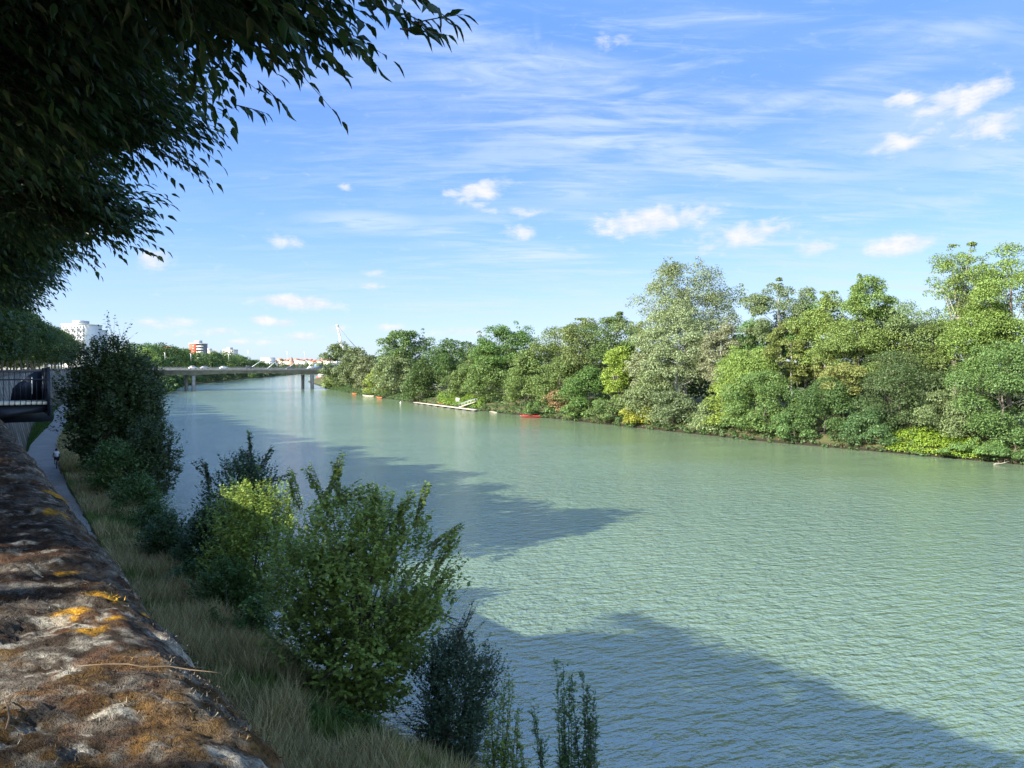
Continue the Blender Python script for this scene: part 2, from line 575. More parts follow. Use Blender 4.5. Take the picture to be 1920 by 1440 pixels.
# px, top row, half width px, bottom row, metres behind the water line, profile, colour, name, label
FAR = [
 (642, 640, 36, 735, 4, 'round', OLV, 'broadleaf_tree', 'olive green tree at the tip of the far bank, next to the bridge'),
 (624, 690, 18, 731, 1.5, 'bush', YEL, 'riverside_shrub', 'yellow-green shrub hanging over the water where the bridge meets the far bank'),
 (668, 648, 34, 738, 5, 'oval', ASH, 'willow_tree', 'grey-green willow with a few bare twigs on top, under the crane jib'),
 (690, 664, 27, 742, 3.5, 'bush', ASH, 'willow_shrub', 'grey-green willow shrub behind the orange and cream boats'),
 (757, 617, 46, 705, 9, 'round', OLV, 'broadleaf_tree', 'broad olive green tree, tallest near the bridge end of the far bank'),
 (742, 662, 42, 748, 4, 'bush', ASH, 'willow_tree', 'soft grey-green willow between the lime shrub and the dark dense bush'),
 (707, 688, 21, 744, 1.8, 'bush', LIM, 'riverside_shrub', 'bright lime green shrub above the orange boat on the far bank'),
 (792, 674, 35, 758, 2, 'bush', DRK, 'riverside_shrub', 'dark dense rounded bush beside the far end of the pale pontoon'),
 (845, 635, 46, 705, 9, 'round', DRK, 'locust_tree', 'dark green tree with flat feathery layers above the slatted fence'),
 (868, 690, 36, 748, 6, 'round', GRN, 'broadleaf_tree', 'dark green lower tree behind the ivy slope at the pontoon'),
 (912, 655, 42, 755, 6, 'oval', MID, 'broadleaf_tree', 'mid green tree above the near end of the pontoon'),
 (950, 605, 58, 725, 11, 'round', GRN, 'broadleaf_tree', 'tall full green tree with a broad top behind the pontoon'),
 (902, 640, 32, 725, 10, 'oval', OLV, 'broadleaf_tree', 'slim olive tree squeezed between the dark locust and the tall full green tree'),
 (985, 655, 45, 765, 6, 'bush', MID, 'broadleaf_tree', 'mid green tree reaching down to the bank left of the red boats'),
 (1050, 608, 42, 700, 12, 'round', OLV, 'oak_tree', 'brownish olive tree with open top behind the red boats'),
 (1092, 598, 48, 720, 12, 'round', OLV, 'oak_tree', 'olive tree with a ragged top midway between the red boats and the big silver poplar'),
 (1150, 590, 46, 690, 13, 'round', GRN, 'broadleaf_tree', 'green tree with a pointed top just left of the big silver poplar'),
 (1192, 606, 24, 705, 14, 'oval', GRN, 'broadleaf_tree', 'narrow dark tree in the gap left of the silver poplar'),
 (1160, 645, 29, 765, 6, 'column', LIM, 'poplar_tree', 'bright yellow-green columnar tree'),
 (1052, 664, 46, 775, 6, 'bush', OLV, 'broadleaf_tree', 'olive green tree standing directly above the red boats'),
 (1105, 688, 42, 797, 3, 'bush', GRN, 'riverside_shrub', 'fresh green dense shrub right of the red boats, down to the water'),
 (1018, 748, 33, 781, 1.2, 'bush', MID, 'riverside_shrub', 'low grey-green bush on the shore just behind the red boats'),
 (1046, 728, 21, 768, 3.0, 'bush', (0.19, 0.16, 0.085), 'dead_shrub', 'dried pinkish brown shrub above the red boats'),
 (1148, 738, 42, 802, 2, 'bush', MID, 'riverside_shrub', 'mid green bush at the water left of the yellow bush'),
 (1195, 752, 29, 806, 1.0, 'bush', (0.19, 0.215, 0.035), 'flowering_shrub', 'bright yellow bush at the waterline below the silver poplar'),
 (1222, 690, 45, 800, 5, 'bush', ASH, 'willow_tree', 'grey-green willow behind the yellow bush'),
 (1262, 730, 44, 812, 2, 'bush', ASH, 'riverside_shrub', 'grey-green shrub at the water right of the yellow bush'),
 (1288, 489, 92, 690, 16, 'round', PAL, 'poplar_tree', 'tallest poplar in the middle of the far bank, broad silvery green head'),
 (1268, 560, 66, 730, 10, 'round', SIL, 'white_poplar_tree', 'whitish silver-leaved tree with pale bare stems in front of the tallest poplar'),
 (1212, 652, 42, 745, 9, 'round', SIL, 'white_poplar_tree', 'low whitish silver tree at the left foot of the tallest poplar'),
 (1352, 600, 46, 725, 11, 'oval', SIL, 'white_poplar_tree', 'whitish silver tree at the right foot of the tallest poplar'),
 (1402, 640, 56, 765, 8, 'round', YEL, 'maple_tree', 'yellow-green maple between the two grey poplars'),
 (1326, 753, 27, 818, 1.2, 'bush', PAL, 'riverside_shrub', 'pale green bush with a dry twiggy top, in the water below the tallest poplar'),
 (1370, 702, 40, 815, 4, 'bush', LIM, 'riverside_shrub', 'bright green shrub right of the pale bush with the dry top'),
 (1432, 692, 70, 832, 3, 'bush', MID, 'riverside_shrub', 'big fresh green shrub bulging over the water below the second poplar'),
 (1458, 529, 64, 660, 16, 'round', ASH, 'poplar_tree', 'second tallest grey-green poplar, right of the tallest one'),
 (1482, 605, 50, 725, 12, 'round', YEL, 'broadleaf_tree', 'yellowish tree at the foot of the second grey-green poplar'),
 (1545, 552, 48, 695, 12, 'oval', YEL, 'broadleaf_tree', 'yellow-green tree with a ragged top right of the second poplar'),
 (1547, 705, 68, 836, 4, 'bush', DRK, 'riverside_shrub', 'dark green dense shrub hanging over a black hollow at the water'),
 (1626, 519, 47, 650, 14, 'vase', YEL, 'broadleaf_tree', 'tree with sprouting pollard-like tufts on top'),
 (1608, 600, 60, 725, 10, 'round', YEL, 'broadleaf_tree', 'wide yellow-green tree under the tufted one'),
 (1582, 672, 55, 760, 7, 'vase', (0.155, 0.185, 0.06), 'broadleaf_tree', 'pale straw-green small tree with a bare leaning stem'),
 (1712, 562, 52, 690, 15, 'round', PAL, 'locust_tree', 'airy feathery tree with sky showing between its stems'),
 (1672, 612, 42, 725, 13, 'round', YEL, 'broadleaf_tree', 'yellow-green tree between the tufted tree and the airy one'),
 (1690, 655, 76, 830, 6, 'round', DRK, 'oak_tree', 'big rounded dark green tree above the lime ivy bank'),
 (1640, 765, 50, 845, 2, 'bush', (0.06, 0.11, 0.045), 'riverside_shrub', 'blue-green bush at the water left of the lime ivy bank'),
 (1792, 722, 62, 842, 5, 'round', PAL, 'locust_tree', 'pale grey-green tree with layered twigs above the ivy bank'),
 (1792, 463, 52, 625, 13, 'vase', YEL, 'broadleaf_tree', 'tall thin-leaved tree whose bare stem shows against the sky'),
 (1892, 458, 76, 690, 12, 'oval', YEL, 'broadleaf_tree', 'very tall full yellow-green tree at the right edge'),
 (1762, 600, 52, 725, 14, 'round', OLV, 'broadleaf_tree', 'thin olive tree below the gap of sky near the right edge'),
 (1842, 568, 56, 715, 11, 'round', YEL, 'broadleaf_tree', 'yellow-green tree leaning on the very tall one at the right edge'),
 (1880, 640, 78, 865, 5, 'round', GRN, 'broadleaf_tree', 'big deep green tree in front at the right edge with dark hollows'),
 (1832, 815, 58, 872, 1.4, 'bush', MID, 'riverside_shrub', 'low spreading green bush right of the lime ivy bank'),
 (1905, 800, 52, 880, 1.4, 'bush', GRN, 'riverside_shrub', 'low green bush at the waterline in the right corner of the bank'),
 (1512, 572, 46, 705, 17, 'round', GRN, 'broadleaf_tree', 'dark green full tree filling the sky gap right of the second grey-green poplar'),
 (1664, 578, 44, 700, 18, 'round', MID, 'broadleaf_tree', 'rounded green tree standing far back behind the tufted tree'),
 (1748, 590, 46, 705, 18, 'round', GRN, 'broadleaf_tree', 'rounded green tree far back behind the airy feathery one'),
 (1838, 520, 44, 690, 15, 'oval', MID, 'broadleaf_tree', 'full green tree between the bare-stemmed tree and the very tall one'),
 (1418, 590, 40, 720, 17, 'round', MID, 'broadleaf_tree', 'round green tree far back between the two grey poplars'),
 (1490, 770, 40, 833, 1.6, 'bush', GRN, 'riverside_shrub', 'small leafy bush dipping into the river left of the black hollow'),
 (1085, 748, 34, 793, 1.4, 'bush', MID, 'riverside_shrub', 'small green bush at the waterline right beside the red boats'),
]
for (px, top, hw, bot, off, kind, colr, name, label) in FAR:
    y = bank_y(px, off)
    x = (px - 960) / F * y
    g = gz(x, y)
    H = CAMZ + (HOR - top) / F * y - g
    zb = max(0.05, CAMZ + (HOR - bot) / F * y - g)
    rx = 1.08 * hw / F * y
    if kind == 'bush':
        zb = 0.0 if off > 2.5 else -0.4
    big = rx * (H - zb)
    near = np.clip(150 / y, 0.4, 1.3)
    lf = np.clip(0.0021 * y, 0.22, 0.8)
    nleaf = int(np.clip(5.6 * 1.6 * big / (0.3 * lf * lf), 1500, 36000))
    kk = int(np.clip(20 + big * 0.7, 30, 150))
    kw = dict(nleaf=nleaf, leaf=lf, k=kk, cr=np.clip(1.3 / math.sqrt(kk), 0.11, 0.22), ry=min(rx, 6.5 if off > 3 else 3.2), rough=0.38, inner=0.45, bias=0.5)
    if kind == 'bush':
        kw['ry'] = min(rx, off + 2.2)
        kw['inner'] = 0.55
    if 'silvery' in label or 'grey-green poplar' in label:
        kw.update(cr=0.1, k=kk + 30, bark=(0.3, 0.29, 0.26), rough=0.22)
    if name == 'white_poplar_tree':
        kw.update(bark=(0.42, 0.41, 0.38), bias=0.4, cr=0.12, k=kk + 20)
    if kind == 'vase':
        kw.update(cr=0.15, rough=0.38, spikes=9, bark=(0.25, 0.22, 0.17), nl=16)
    if 'airy' in label or 'thin' in label or 'open top' in label or 'dried' in label:
        kw.update(nleaf=int(nleaf * 0.55), rough=0.45, nl=18)
    elif off > 8:
        kw['spikes'] = 5
    colj = tuple(np.array(colr) * np.array([1.27, 1.17, 1.12]) * (0.92 + 0.16 * rng.random()) * (1 + 0.04 * rng.normal(size=3)))
    tree(name, (x, y, g), H, rx, zb, kind, colj, label, 'shrub' if 'shrub' in name else 'tree', None, **kw)

# pale bare stems in front of the tallest poplar: a second trunk of the white poplar
yb = bank_y(1300, 8)
# the wood behind, one mass
P, Rr = [], []
for y in np.arange(70, 520, 3.2):
    for d in (24, 34):
        x = float(RW(y)) + d + rng.normal() * 3
        h = 10.5 + 4 * rng.random() if y < 300 else 10 + 4 * rng.random()
        for z in np.arange(2.5, h, 2.6):
            P.append((x + rng.normal() * 1.5, y + rng.normal() * 1.2, gz(x, y) + z))
            Rr.append(2.0 + rng.random())
Vv, q = clump_leaves(np.array(P), np.array(Rr), 95000, 0.9)
w = make_mesh('woodland', Vv, [q], M_LEAF)
w.color = (0.055, 0.09, 0.03, 1)
tag(w, 'dense green wood filling the background behind the far bank trees', 'woodland', kind='stuff')

# ivy bank, bright lime ground cover
def cover(name, pts, colr, label, nleaf, leaf, rad=0.7):
    P = np.array(pts, float)
    Vv, q = clump_leaves(P, np.full(len(P), rad) * (0.6 + 0.7 * rng.random(len(P))), nleaf, leaf, 0.7, 0.5)
    Vv[:, 2] = np.maximum(Vv[:, 2], 0.05)
    o = make_mesh(name, Vv, [q], M_LEAF)
    o.color = (*colr, 1)
    return tag(o, label, 'ground cover', kind='stuff')


pts = []
for px in np.arange(1668, 1835, 2.2):
    for off in (0.4, 1.2, 2.0, 2.8, 3.6):
        y = bank_y(px, off)
        x = (px - 960) / F * y
        hump = 1.0 - abs(px - 1745) / 110
        pts.append((x, y, gz(x, y) + 0.1 + off * 0.45 * hump + 0.3 * rng.random()))
cover('ivy', pts, (0.17, 0.25, 0.03), 'bright lime green ivy mound on the far bank at the right', 9000, 0.22)
pts = []
for px in np.arange(826, 905, 2.0):
    for off in (1.0, 2.0, 3.2, 4.4, 5.6):
        y = bank_y(px, off)
        x = (px - 960) / F * y
        pts.append((x, y, gz(x, y) + 0.2 + 0.3 * off * rng.random()))
cover('ivy', pts, (0.14, 0.22, 0.035), 'bright green ivy slope on the far bank behind the pontoon', 6000, 0.4, 1.0)
# undergrowth that hides the foot of the bank
pts = []
for y in np.arange(78, 420, 0.9):
    for off in (0.05, 0.7, 1.7, 3.0, 5.0):
        if rng.random() < (0.35 if 215 < y < 252 and off < 4 else 0.8):
            x = float(RW(y)) + off + 0.4 * rng.normal()
            pts.append((x, y, gz(x, y) + 0.25 + (0.3 + 0.25 * off) * rng.random() * (1.3 - abs(math.sin(y * 0.37)))))
cover('undergrowth', pts, (0.06, 0.105, 0.036), 'tangled dark green undergrowth along the foot of the far bank', 42000, 0.34, 0.62)
# dead grass and roots along the water line
pts = []
for y in np.arange(82, 330, 0.8):
    if rng.random() < 0.55:
        pts.append((float(RW(y)) + 0.2 + 0.5 * rng.random(), y, 0.25 + 0.2 * rng.random()))
o = cover('dead_grass', pts, (0.2, 0.17, 0.1), 'dry straw and roots hanging along the waterline of the far bank', 2200, 0.2, 0.3)

# ------------------------------------------------------------------ left bank beyond the bridge
GL = 'trees lining the left bank beyond the bridge'
yy = 372.0
i = 0
while yy < 1010:
    x = float(LW(yy)) - 13 - 7 * rng.random()
    top = np.interp(yy, [372, 450, 520, 640, 760, 900, 1010], [22.5, 24, 26, 23, 27, 19, 16]) * (0.92 + 0.14 * rng.random())
    g = 3.0
    colr = [DRK, GRN, (0.06, 0.1, 0.03), OLV][int(rng.integers(4))] if yy > 440 else [OLV, YEL, GRN][int(rng.integers(3))]
    tree('broadleaf_tree', (x, yy, g), top - g, 7.5 + 2.5 * rng.random(), 3, 'round', colr, 'full green tree in the line along the left bank beyond the bridge', 'tree', GL,
         nleaf=3200, leaf=1.0, k=30, cr=0.22, nl=3)
    yy += 13 + 9 * rng.random() + (yy - 372) * 0.012
GS = 'bushes at the water beyond the bridge'
yy = 300.0
while yy < 1150:
    x = float(LW(yy)) - 2.5
    h = np.interp(yy, [300, 420, 700, 1150], [5.5, 7, 6, 4]) * (0.8 + 0.4 * rng.random())
    tree('riverside_shrub', (x, yy, 0.5), h, 6 + 2 * rng.random(), 0, 'bush', [DRK, GRN, (0.05, 0.085, 0.03)][int(rng.integers(3))],
         'dark green bush at the left waterline under and beyond the bridge', 'shrub', GS, nleaf=1500, leaf=0.9, k=22, cr=0.2, ry=4, nl=2)
    yy += 11 + (yy - 300) * 0.035
GF = 'distant trees below the skyline'
for px in np.arange(492, 640, 6.5):
    y = 1320 + 90 * rng.random()
    p = at(px, 684 - 5 * rng.random() - (6 if 520 < px < 536 else 0), y)
    tree('broadleaf_tree', (p[0], y, 3), p[2] - 3, 8 + 4 * rng.random(), 1, 'round', [DRK, GRN, MID][int(rng.integers(3))],
         'small distant tree in the hazy belt below the skyline houses', 'tree', GF, nleaf=500, leaf=1.7, k=14, cr=0.2, nl=1)


# ------------------------------------------------------------------ plane trees on the quay (left) - they shade the river
def wall_frame(y):
    sl = (float(WX(y + 1)) - float(WX(y - 1))) / 2
    u = np.array([sl, 1.0])
    u /= np.linalg.norm(u)
    nrm = np.array([u[1], -u[0]])
    return np.array([float(WX(y)), y]), u, nrm


GR = 'plane trees in the row on the quay'
y = 39.0
first = True
while y < 345:
    E, u, nrm = wall_frame(y)
    p = E - nrm * (5.2 + 0.8 * rng.random())
    H = 14.6 + 1.6 * rng.random()
    if y < 42:
        H = 17.0
    far = y > 90
    if 42 <= y < 90:
        H += 1.3
    tree('plane_tree', (p[0], p[1], 9.8), H, 5.9, 2.6, 'round', (0.032 + 0.01 * rng.random(), 0.07, 0.022),
         'dark green plane tree in the clipped row on the quay behind the stained wall', 'tree', GR,
         nleaf=7500 if far else 4200, leaf=0.5 if far else 0.8, k=48, cr=0.2, nl=5, rough=0.15, inner=0.1)
    if True:
        p = E - nrm * (14.5 + 1.5 * rng.random())
        tree('plane_tree', (p[0], p[1], 9.8), H - 1, 5.4, 0.9, 'round', (0.026 + 0.01 * rng.random(), 0.058, 0.02),
             'dark green plane tree in the second row on the quay behind the first', 'tree', 'plane trees in the second row on the quay',
             nleaf=4500 if far else 3500, leaf=0.6 if far else 0.85, k=40, cr=0.2, nl=4, rough=0.15, inner=0.1)
    y += 7.0 if y < 160 else 11


# ------------------------------------------------------------------ hackberry canopy over the viewer
U2 = np.array([-0.583, 0.812])
N2 = np.array([0.812, 0.583])


def stz(s, t, z):
    """along the wall, out over the wall, above the eye -> world"""
    s, t, z = np.broadcast_arrays(np.asarray(s, float), np.asarray(t, float), np.asarray(z, float))
    return np.stack([s * U2[0] + t * N2[0], s * U2[1] + t * N2[1], z + CAMZ], -1)


def leaf_mesh(base, A, Nn, L, wid=0.42):
    """pointed leaf blades, folded on the midrib and drooping at the tip: 9 verts, 4 quads each"""
    A = unit(A)
    Nn = unit(Nn - A * (A * Nn).sum(1, keepdims=True))
    B = np.cross(Nn, A)
    tmpl = [(0, 0, 0), (0.45, 0, -0.03), (1.0, 0, -0.2), (0.12, 0.32, 0.03), (0.36, 0.5, 0.05), (0.68, 0.23, -0.02),
            (0.12, -0.32, 0.03), (0.36, -0.5, 0.05), (0.68, -0.23, -0.02)]
    L = np.asarray(L)[:, None]
    V = np.stack([base + L * (a * A + b * wid * B + c * Nn) for a, b, c in tmpl], 1)
    n = len(base)
    f = np.array([[0, 3, 4, 1], [1, 4, 5, 2], [0, 1, 7, 6], [1, 2, 8, 7]])
    Fc = (np.arange(n)[:, None, None] * 9 + f[None]).reshape(-1, 4)
    return V.reshape(-1, 3), Fc


def shoots(base, D, length, per, leaf, droop=0.14, down=0.34, tw=0.0025):
    """leafy twigs: returns leaf bases, axes, normals, lengths, and the twig paths"""
    n = len(base)
    k = per
    s = (np.linspace(0.12, 1.0, k)[None] * np.ones((n, 1)))
    L = np.asarray(length).reshape(-1, 1)
    P = base[:, None] + D[:, None] * (s * L)[..., None]
    P[..., 2] -= 0.7 * droop * L * s ** 2
    T = D[:, None] + np.zeros_like(P)
    T = T.copy()
    T[..., 2] -= 2 * droop * s
    T = unit(T)
    side = unit(np.cross(T, np.array([0, 0, 1.0])))
    sg = np.where(np.arange(k) % 2 == 0, 1.0, -1.0)[None, :, None]
    A = unit(T * 0.95 + side * sg * 0.55 + np.array([0, 0, -down * 0.75]) + rng.normal(size=P.shape) * 0.28)
    A[:, -1] = unit(T[:, -1] + np.array([0, 0, -down * 0.7]))
    Nn = unit(np.array([0, 0, 1.0]) + rng.normal(size=P.shape) * 0.45)
    Ls = leaf * (0.6 + 0.65 * rng.random((n, k))) * (0.8 + 0.3 * np.sin(np.linspace(0.3, 2.6, k)))[None]
    return P.reshape(-1, 3), A.reshape(-1, 3), Nn.reshape(-1, 3), Ls.ravel(), P


def canopy(root, s0, s1, nshoot, per, leaf, tlo, thi, zlo, zthick, mb, edge_amp=0.28, sun_rays=None):
    s = s0 + (s1 - s0) * rng.random(nshoot)
    edge = thi + edge_amp * np.sin(s * 2.3 + 0.6) + 0.5 * edge_amp * np.sin(s * 5.9)
    e = rng.random(nshoot) ** 2.1                     # denser near the outer edge
    t = edge - 0.55 - (edge - 0.55 - tlo) * e
    z = zlo + 0.32 + 0.12 * np.sin(s * 1.9) + 0.15 * np.sin(t * 2.1 + s) + zthick * rng.random(nshoot) ** 1.3 * np.clip((1.3 - t) / 2.6, 0.12, 1)
    base = stz(s, t, z)
    ang = rng.normal(size=nshoot) * 0.75
    D = np.stack([N2[0] * np.cos(ang) + U2[0] * np.sin(ang), N2[1] * np.cos(ang) + U2[1] * np.sin(ang), rng.normal(size=nshoot) * 0.25 + 0.02], 1)
    D = unit(D)
    ln = 0.45 + 0.45 * rng.random(nshoot)
    b, A, Nn, L, P = shoots(base, D, ln, per, leaf)
    keep = np.ones(len(b), bool)
    if sun_rays is not None:
        for r0, rr in sun_rays:
            w = b + A * L[:, None] * 0.5 - r0
            d = np.linalg.norm(w - (w @ SUNV)[:, None] * SUNV, axis=1)
            keep &= d > rr * 1.2
    V, Fc = leaf_mesh(b[keep], A[keep], Nn[keep], L[keep])
    for q in range(0, nshoot, 3 if s1 > 12 else 1):
        mb.tube(P[q][:: 3], np.linspace(0.0032, 0.0012, len(P[q][::3])), 4, False)
    return V, Fc


# gaps in the leaves that let spots of sun through to the coping
lit = [(20, 1255, .05), (90, 1215, .05), (150, 1190, .05), (205, 1165, .05), (40, 1180, .04), (95, 1165, .04), (340, 1062, .05), (320, 1165, .04), (385, 1160, .04),
       (440, 1150, .04), (0, 1320, .05), (60, 1295, .06), (130, 1275, .05), (240, 1295, .05), (330, 1300, .05), (420, 1330, .05), (215, 1372, .04), (470, 1395, .05),
       (150, 1400, .04), (5, 1060, .05), (20, 1085, .05), (300, 1085, .04), (360, 1100, .04), (200, 1130, .04), (110, 1160, .04), (395, 1215, .04), (300, 1240, .03)]
RAYS = []
for px, py, rr in lit:
    dy = 0.45 * F / (py - HOR)
    RAYS.append((np.array([(px - 960) / F * dy, dy, CAMZ - 0.45]), rr))


def hackberry(s, t, label, parts, zt, rt):
    b = stz(s, t, 0)
    root = empty('hackberry_tree', (0, 0, 0))
    root.location = (0, 0, 0)
    tag(root, label, 'tree')
    return root


def coarse(cs, ct, rs, rt_, z0, z1, n, leaf, rays=None, zdome=1.0):
    """inner leaves of a quay tree crown: fills (s,t) ellipse, eye-relative heights z0..z1"""
    a = rng.random(n) * 2 * PI
    r = np.sqrt(rng.random(n))
    s, t = cs + rs * r * np.cos(a), ct + rt_ * r * np.sin(a)
    zt = z0 + (z1 - z0) * np.sqrt(np.clip(1 - zdome * r ** 2, 0.02, 1))
    z = z0 + (zt - z0) * rng.random(n)
    P = stz(s, t, z)
    keep = np.ones(n, bool)
    if rays is not None:
        for r0, rr in rays:
            w = P - r0
            d = np.linalg.norm(w - (w @ SUNV)[:, None] * SUNV, axis=1)
            keep &= d > rr * 1.1 + leaf * 0.12
    P = P[keep]
    N = unit(np.array([0, 0, 0.7]) + rng.normal(size=P.shape) * 0.6)
    return rhombus(P, N, rand_unit(len(P)), leaf * (0.7 + 0.6 * rng.random(len(P))), 0.55)


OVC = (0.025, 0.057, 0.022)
specs = [
    # label, trunk s, trunk t, fine shoots (s0,s1,n,per,leaf), coarse (cs,ct,rs,rt,z0,z1,n,leaf)
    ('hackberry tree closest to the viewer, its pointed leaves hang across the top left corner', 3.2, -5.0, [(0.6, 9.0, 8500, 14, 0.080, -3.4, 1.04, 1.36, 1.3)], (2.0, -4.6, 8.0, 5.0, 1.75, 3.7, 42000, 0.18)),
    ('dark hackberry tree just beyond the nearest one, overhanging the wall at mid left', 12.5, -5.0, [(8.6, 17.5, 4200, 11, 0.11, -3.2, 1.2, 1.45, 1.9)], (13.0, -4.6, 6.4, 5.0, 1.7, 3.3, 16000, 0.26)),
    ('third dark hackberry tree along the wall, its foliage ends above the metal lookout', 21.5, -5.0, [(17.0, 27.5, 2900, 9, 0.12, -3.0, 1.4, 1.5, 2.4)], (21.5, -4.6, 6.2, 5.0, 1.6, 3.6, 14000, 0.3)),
]
for label, ts, tt, fine, cz in specs:
    base = stz(ts, tt, 9.8 - CAMZ)
    root = empty('hackberry_tree', base)
    tag(root, label, 'tree')
    mb = MB()
    Vs, Fs, off = [], [], 0
    near = ts < 6
    for (s0, s1, ns, per, lf, tlo, thi, zlo, zth) in fine:
        V, Fc = canopy(root, s0, s1, ns, per, lf, tlo, thi, zlo, zth, mb, 0.25, RAYS if near else None)
        Vs.append(V); Fs.append(Fc + off); off += len(V)
    if near:          # single sprays against the sky at the upper right end of the canopy
        sp = [((700, 20, 3.1), (820, 95, 3.15)), ((760, 55, 3.15), (872, 60, 3.2)), ((740, 60, 3.0), (840, 100, 3.0)), ((640, 70, 3.3), (705, 150, 3.3)), ((560, 20, 3.2), (660, 60, 3.1)),
              ((720, -10, 3.1), (800, 40, 3.0)), ((480, 150, 3.7), (535, 225, 3.7)), ((600, 0, 3.4), (690, 80, 3.3)), ((660, 10, 3.0), (780, 70, 3.0)), ((820, -40, 2.9), (890, -6, 2.9)),
              ((330, 300, 5.8), (378, 335, 5.8)), ((240, 460, 7.2), (296, 492, 7.2)), ((250, 430, 7.6), (300, 445, 7.6)), ((520, 60, 3.5), (600, 120, 3.5)), ((440, 200, 4.2), (500, 235, 4.2)),
              ((600, -20, 3.0), (720, 30, 3.0)), ((560, 60, 3.3), (640, 110, 3.3)), ((700, -20, 3.3), (770, 60, 3.3)), ((640, -30, 2.9), (740, 60, 2.95)), ((780, 0, 3.1), (850, 75, 3.15))]
        for a_, b_ in sp:
            p0, p1 = at(*a_), at(*b_)
            p1 = p1 + np.array([0, 0, 0.05])
            d = p1 - p0
            L0 = np.linalg.norm(d)
            b, A, Nn, L, P = shoots(p0[None], unit(d + np.array([0, 0, 0.12]) * L0)[None], [L0], max(7, int(L0 / 0.026)), 0.082, 0.12, 0.6)
            V, Fc = leaf_mesh(b, A, Nn, L)
            Vs.append(V); Fs.append(Fc + off); off += len(V)
            mb.tube(P[0], np.linspace(0.0035, 0.0012, P.shape[1]), 5, False)
    V, Fc = coarse(*cz, rays=RAYS if near else None)
    Vs.append(V); Fs.append(Fc + off)
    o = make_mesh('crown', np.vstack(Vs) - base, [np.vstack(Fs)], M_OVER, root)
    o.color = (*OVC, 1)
    tr = np.array([[0, 0, -0.2], [0.05, 0.02, 1.0], [0, 0.08, 2.0], [0.1, 0, 3.0], [0.15, 0.1, 4.4]])
    tb = MB()
    tb.tube(tr, [0.27, 0.22, 0.19, 0.16, 0.07], 10)
    for q in range(12):
        s1 = ts + rng.normal() * 3.0
        t1 = rng.uniform(-3.5, 0.6)
        e = stz(s1, t1, rng.uniform(1.5, 2.6)) - base
        p0 = tr[3] * rng.uniform(0.7, 1.0)
        tb.tube([p0, p0 * 0.5 + e * 0.5 + np.array([0, 0, 0.5]), e], [0.07, 0.04, 0.012], 6, False)
    mbv = [v - base for v in mb.V]
    tb.V += mbv
    for kf, lst in mb.F.items():
        tb.F.setdefault(kf, []).extend([f + tb.n for f in lst])
    tb.n += mb.n
    tb.build('trunk', M_BARK, root, True, color=(0.07, 0.055, 0.045))


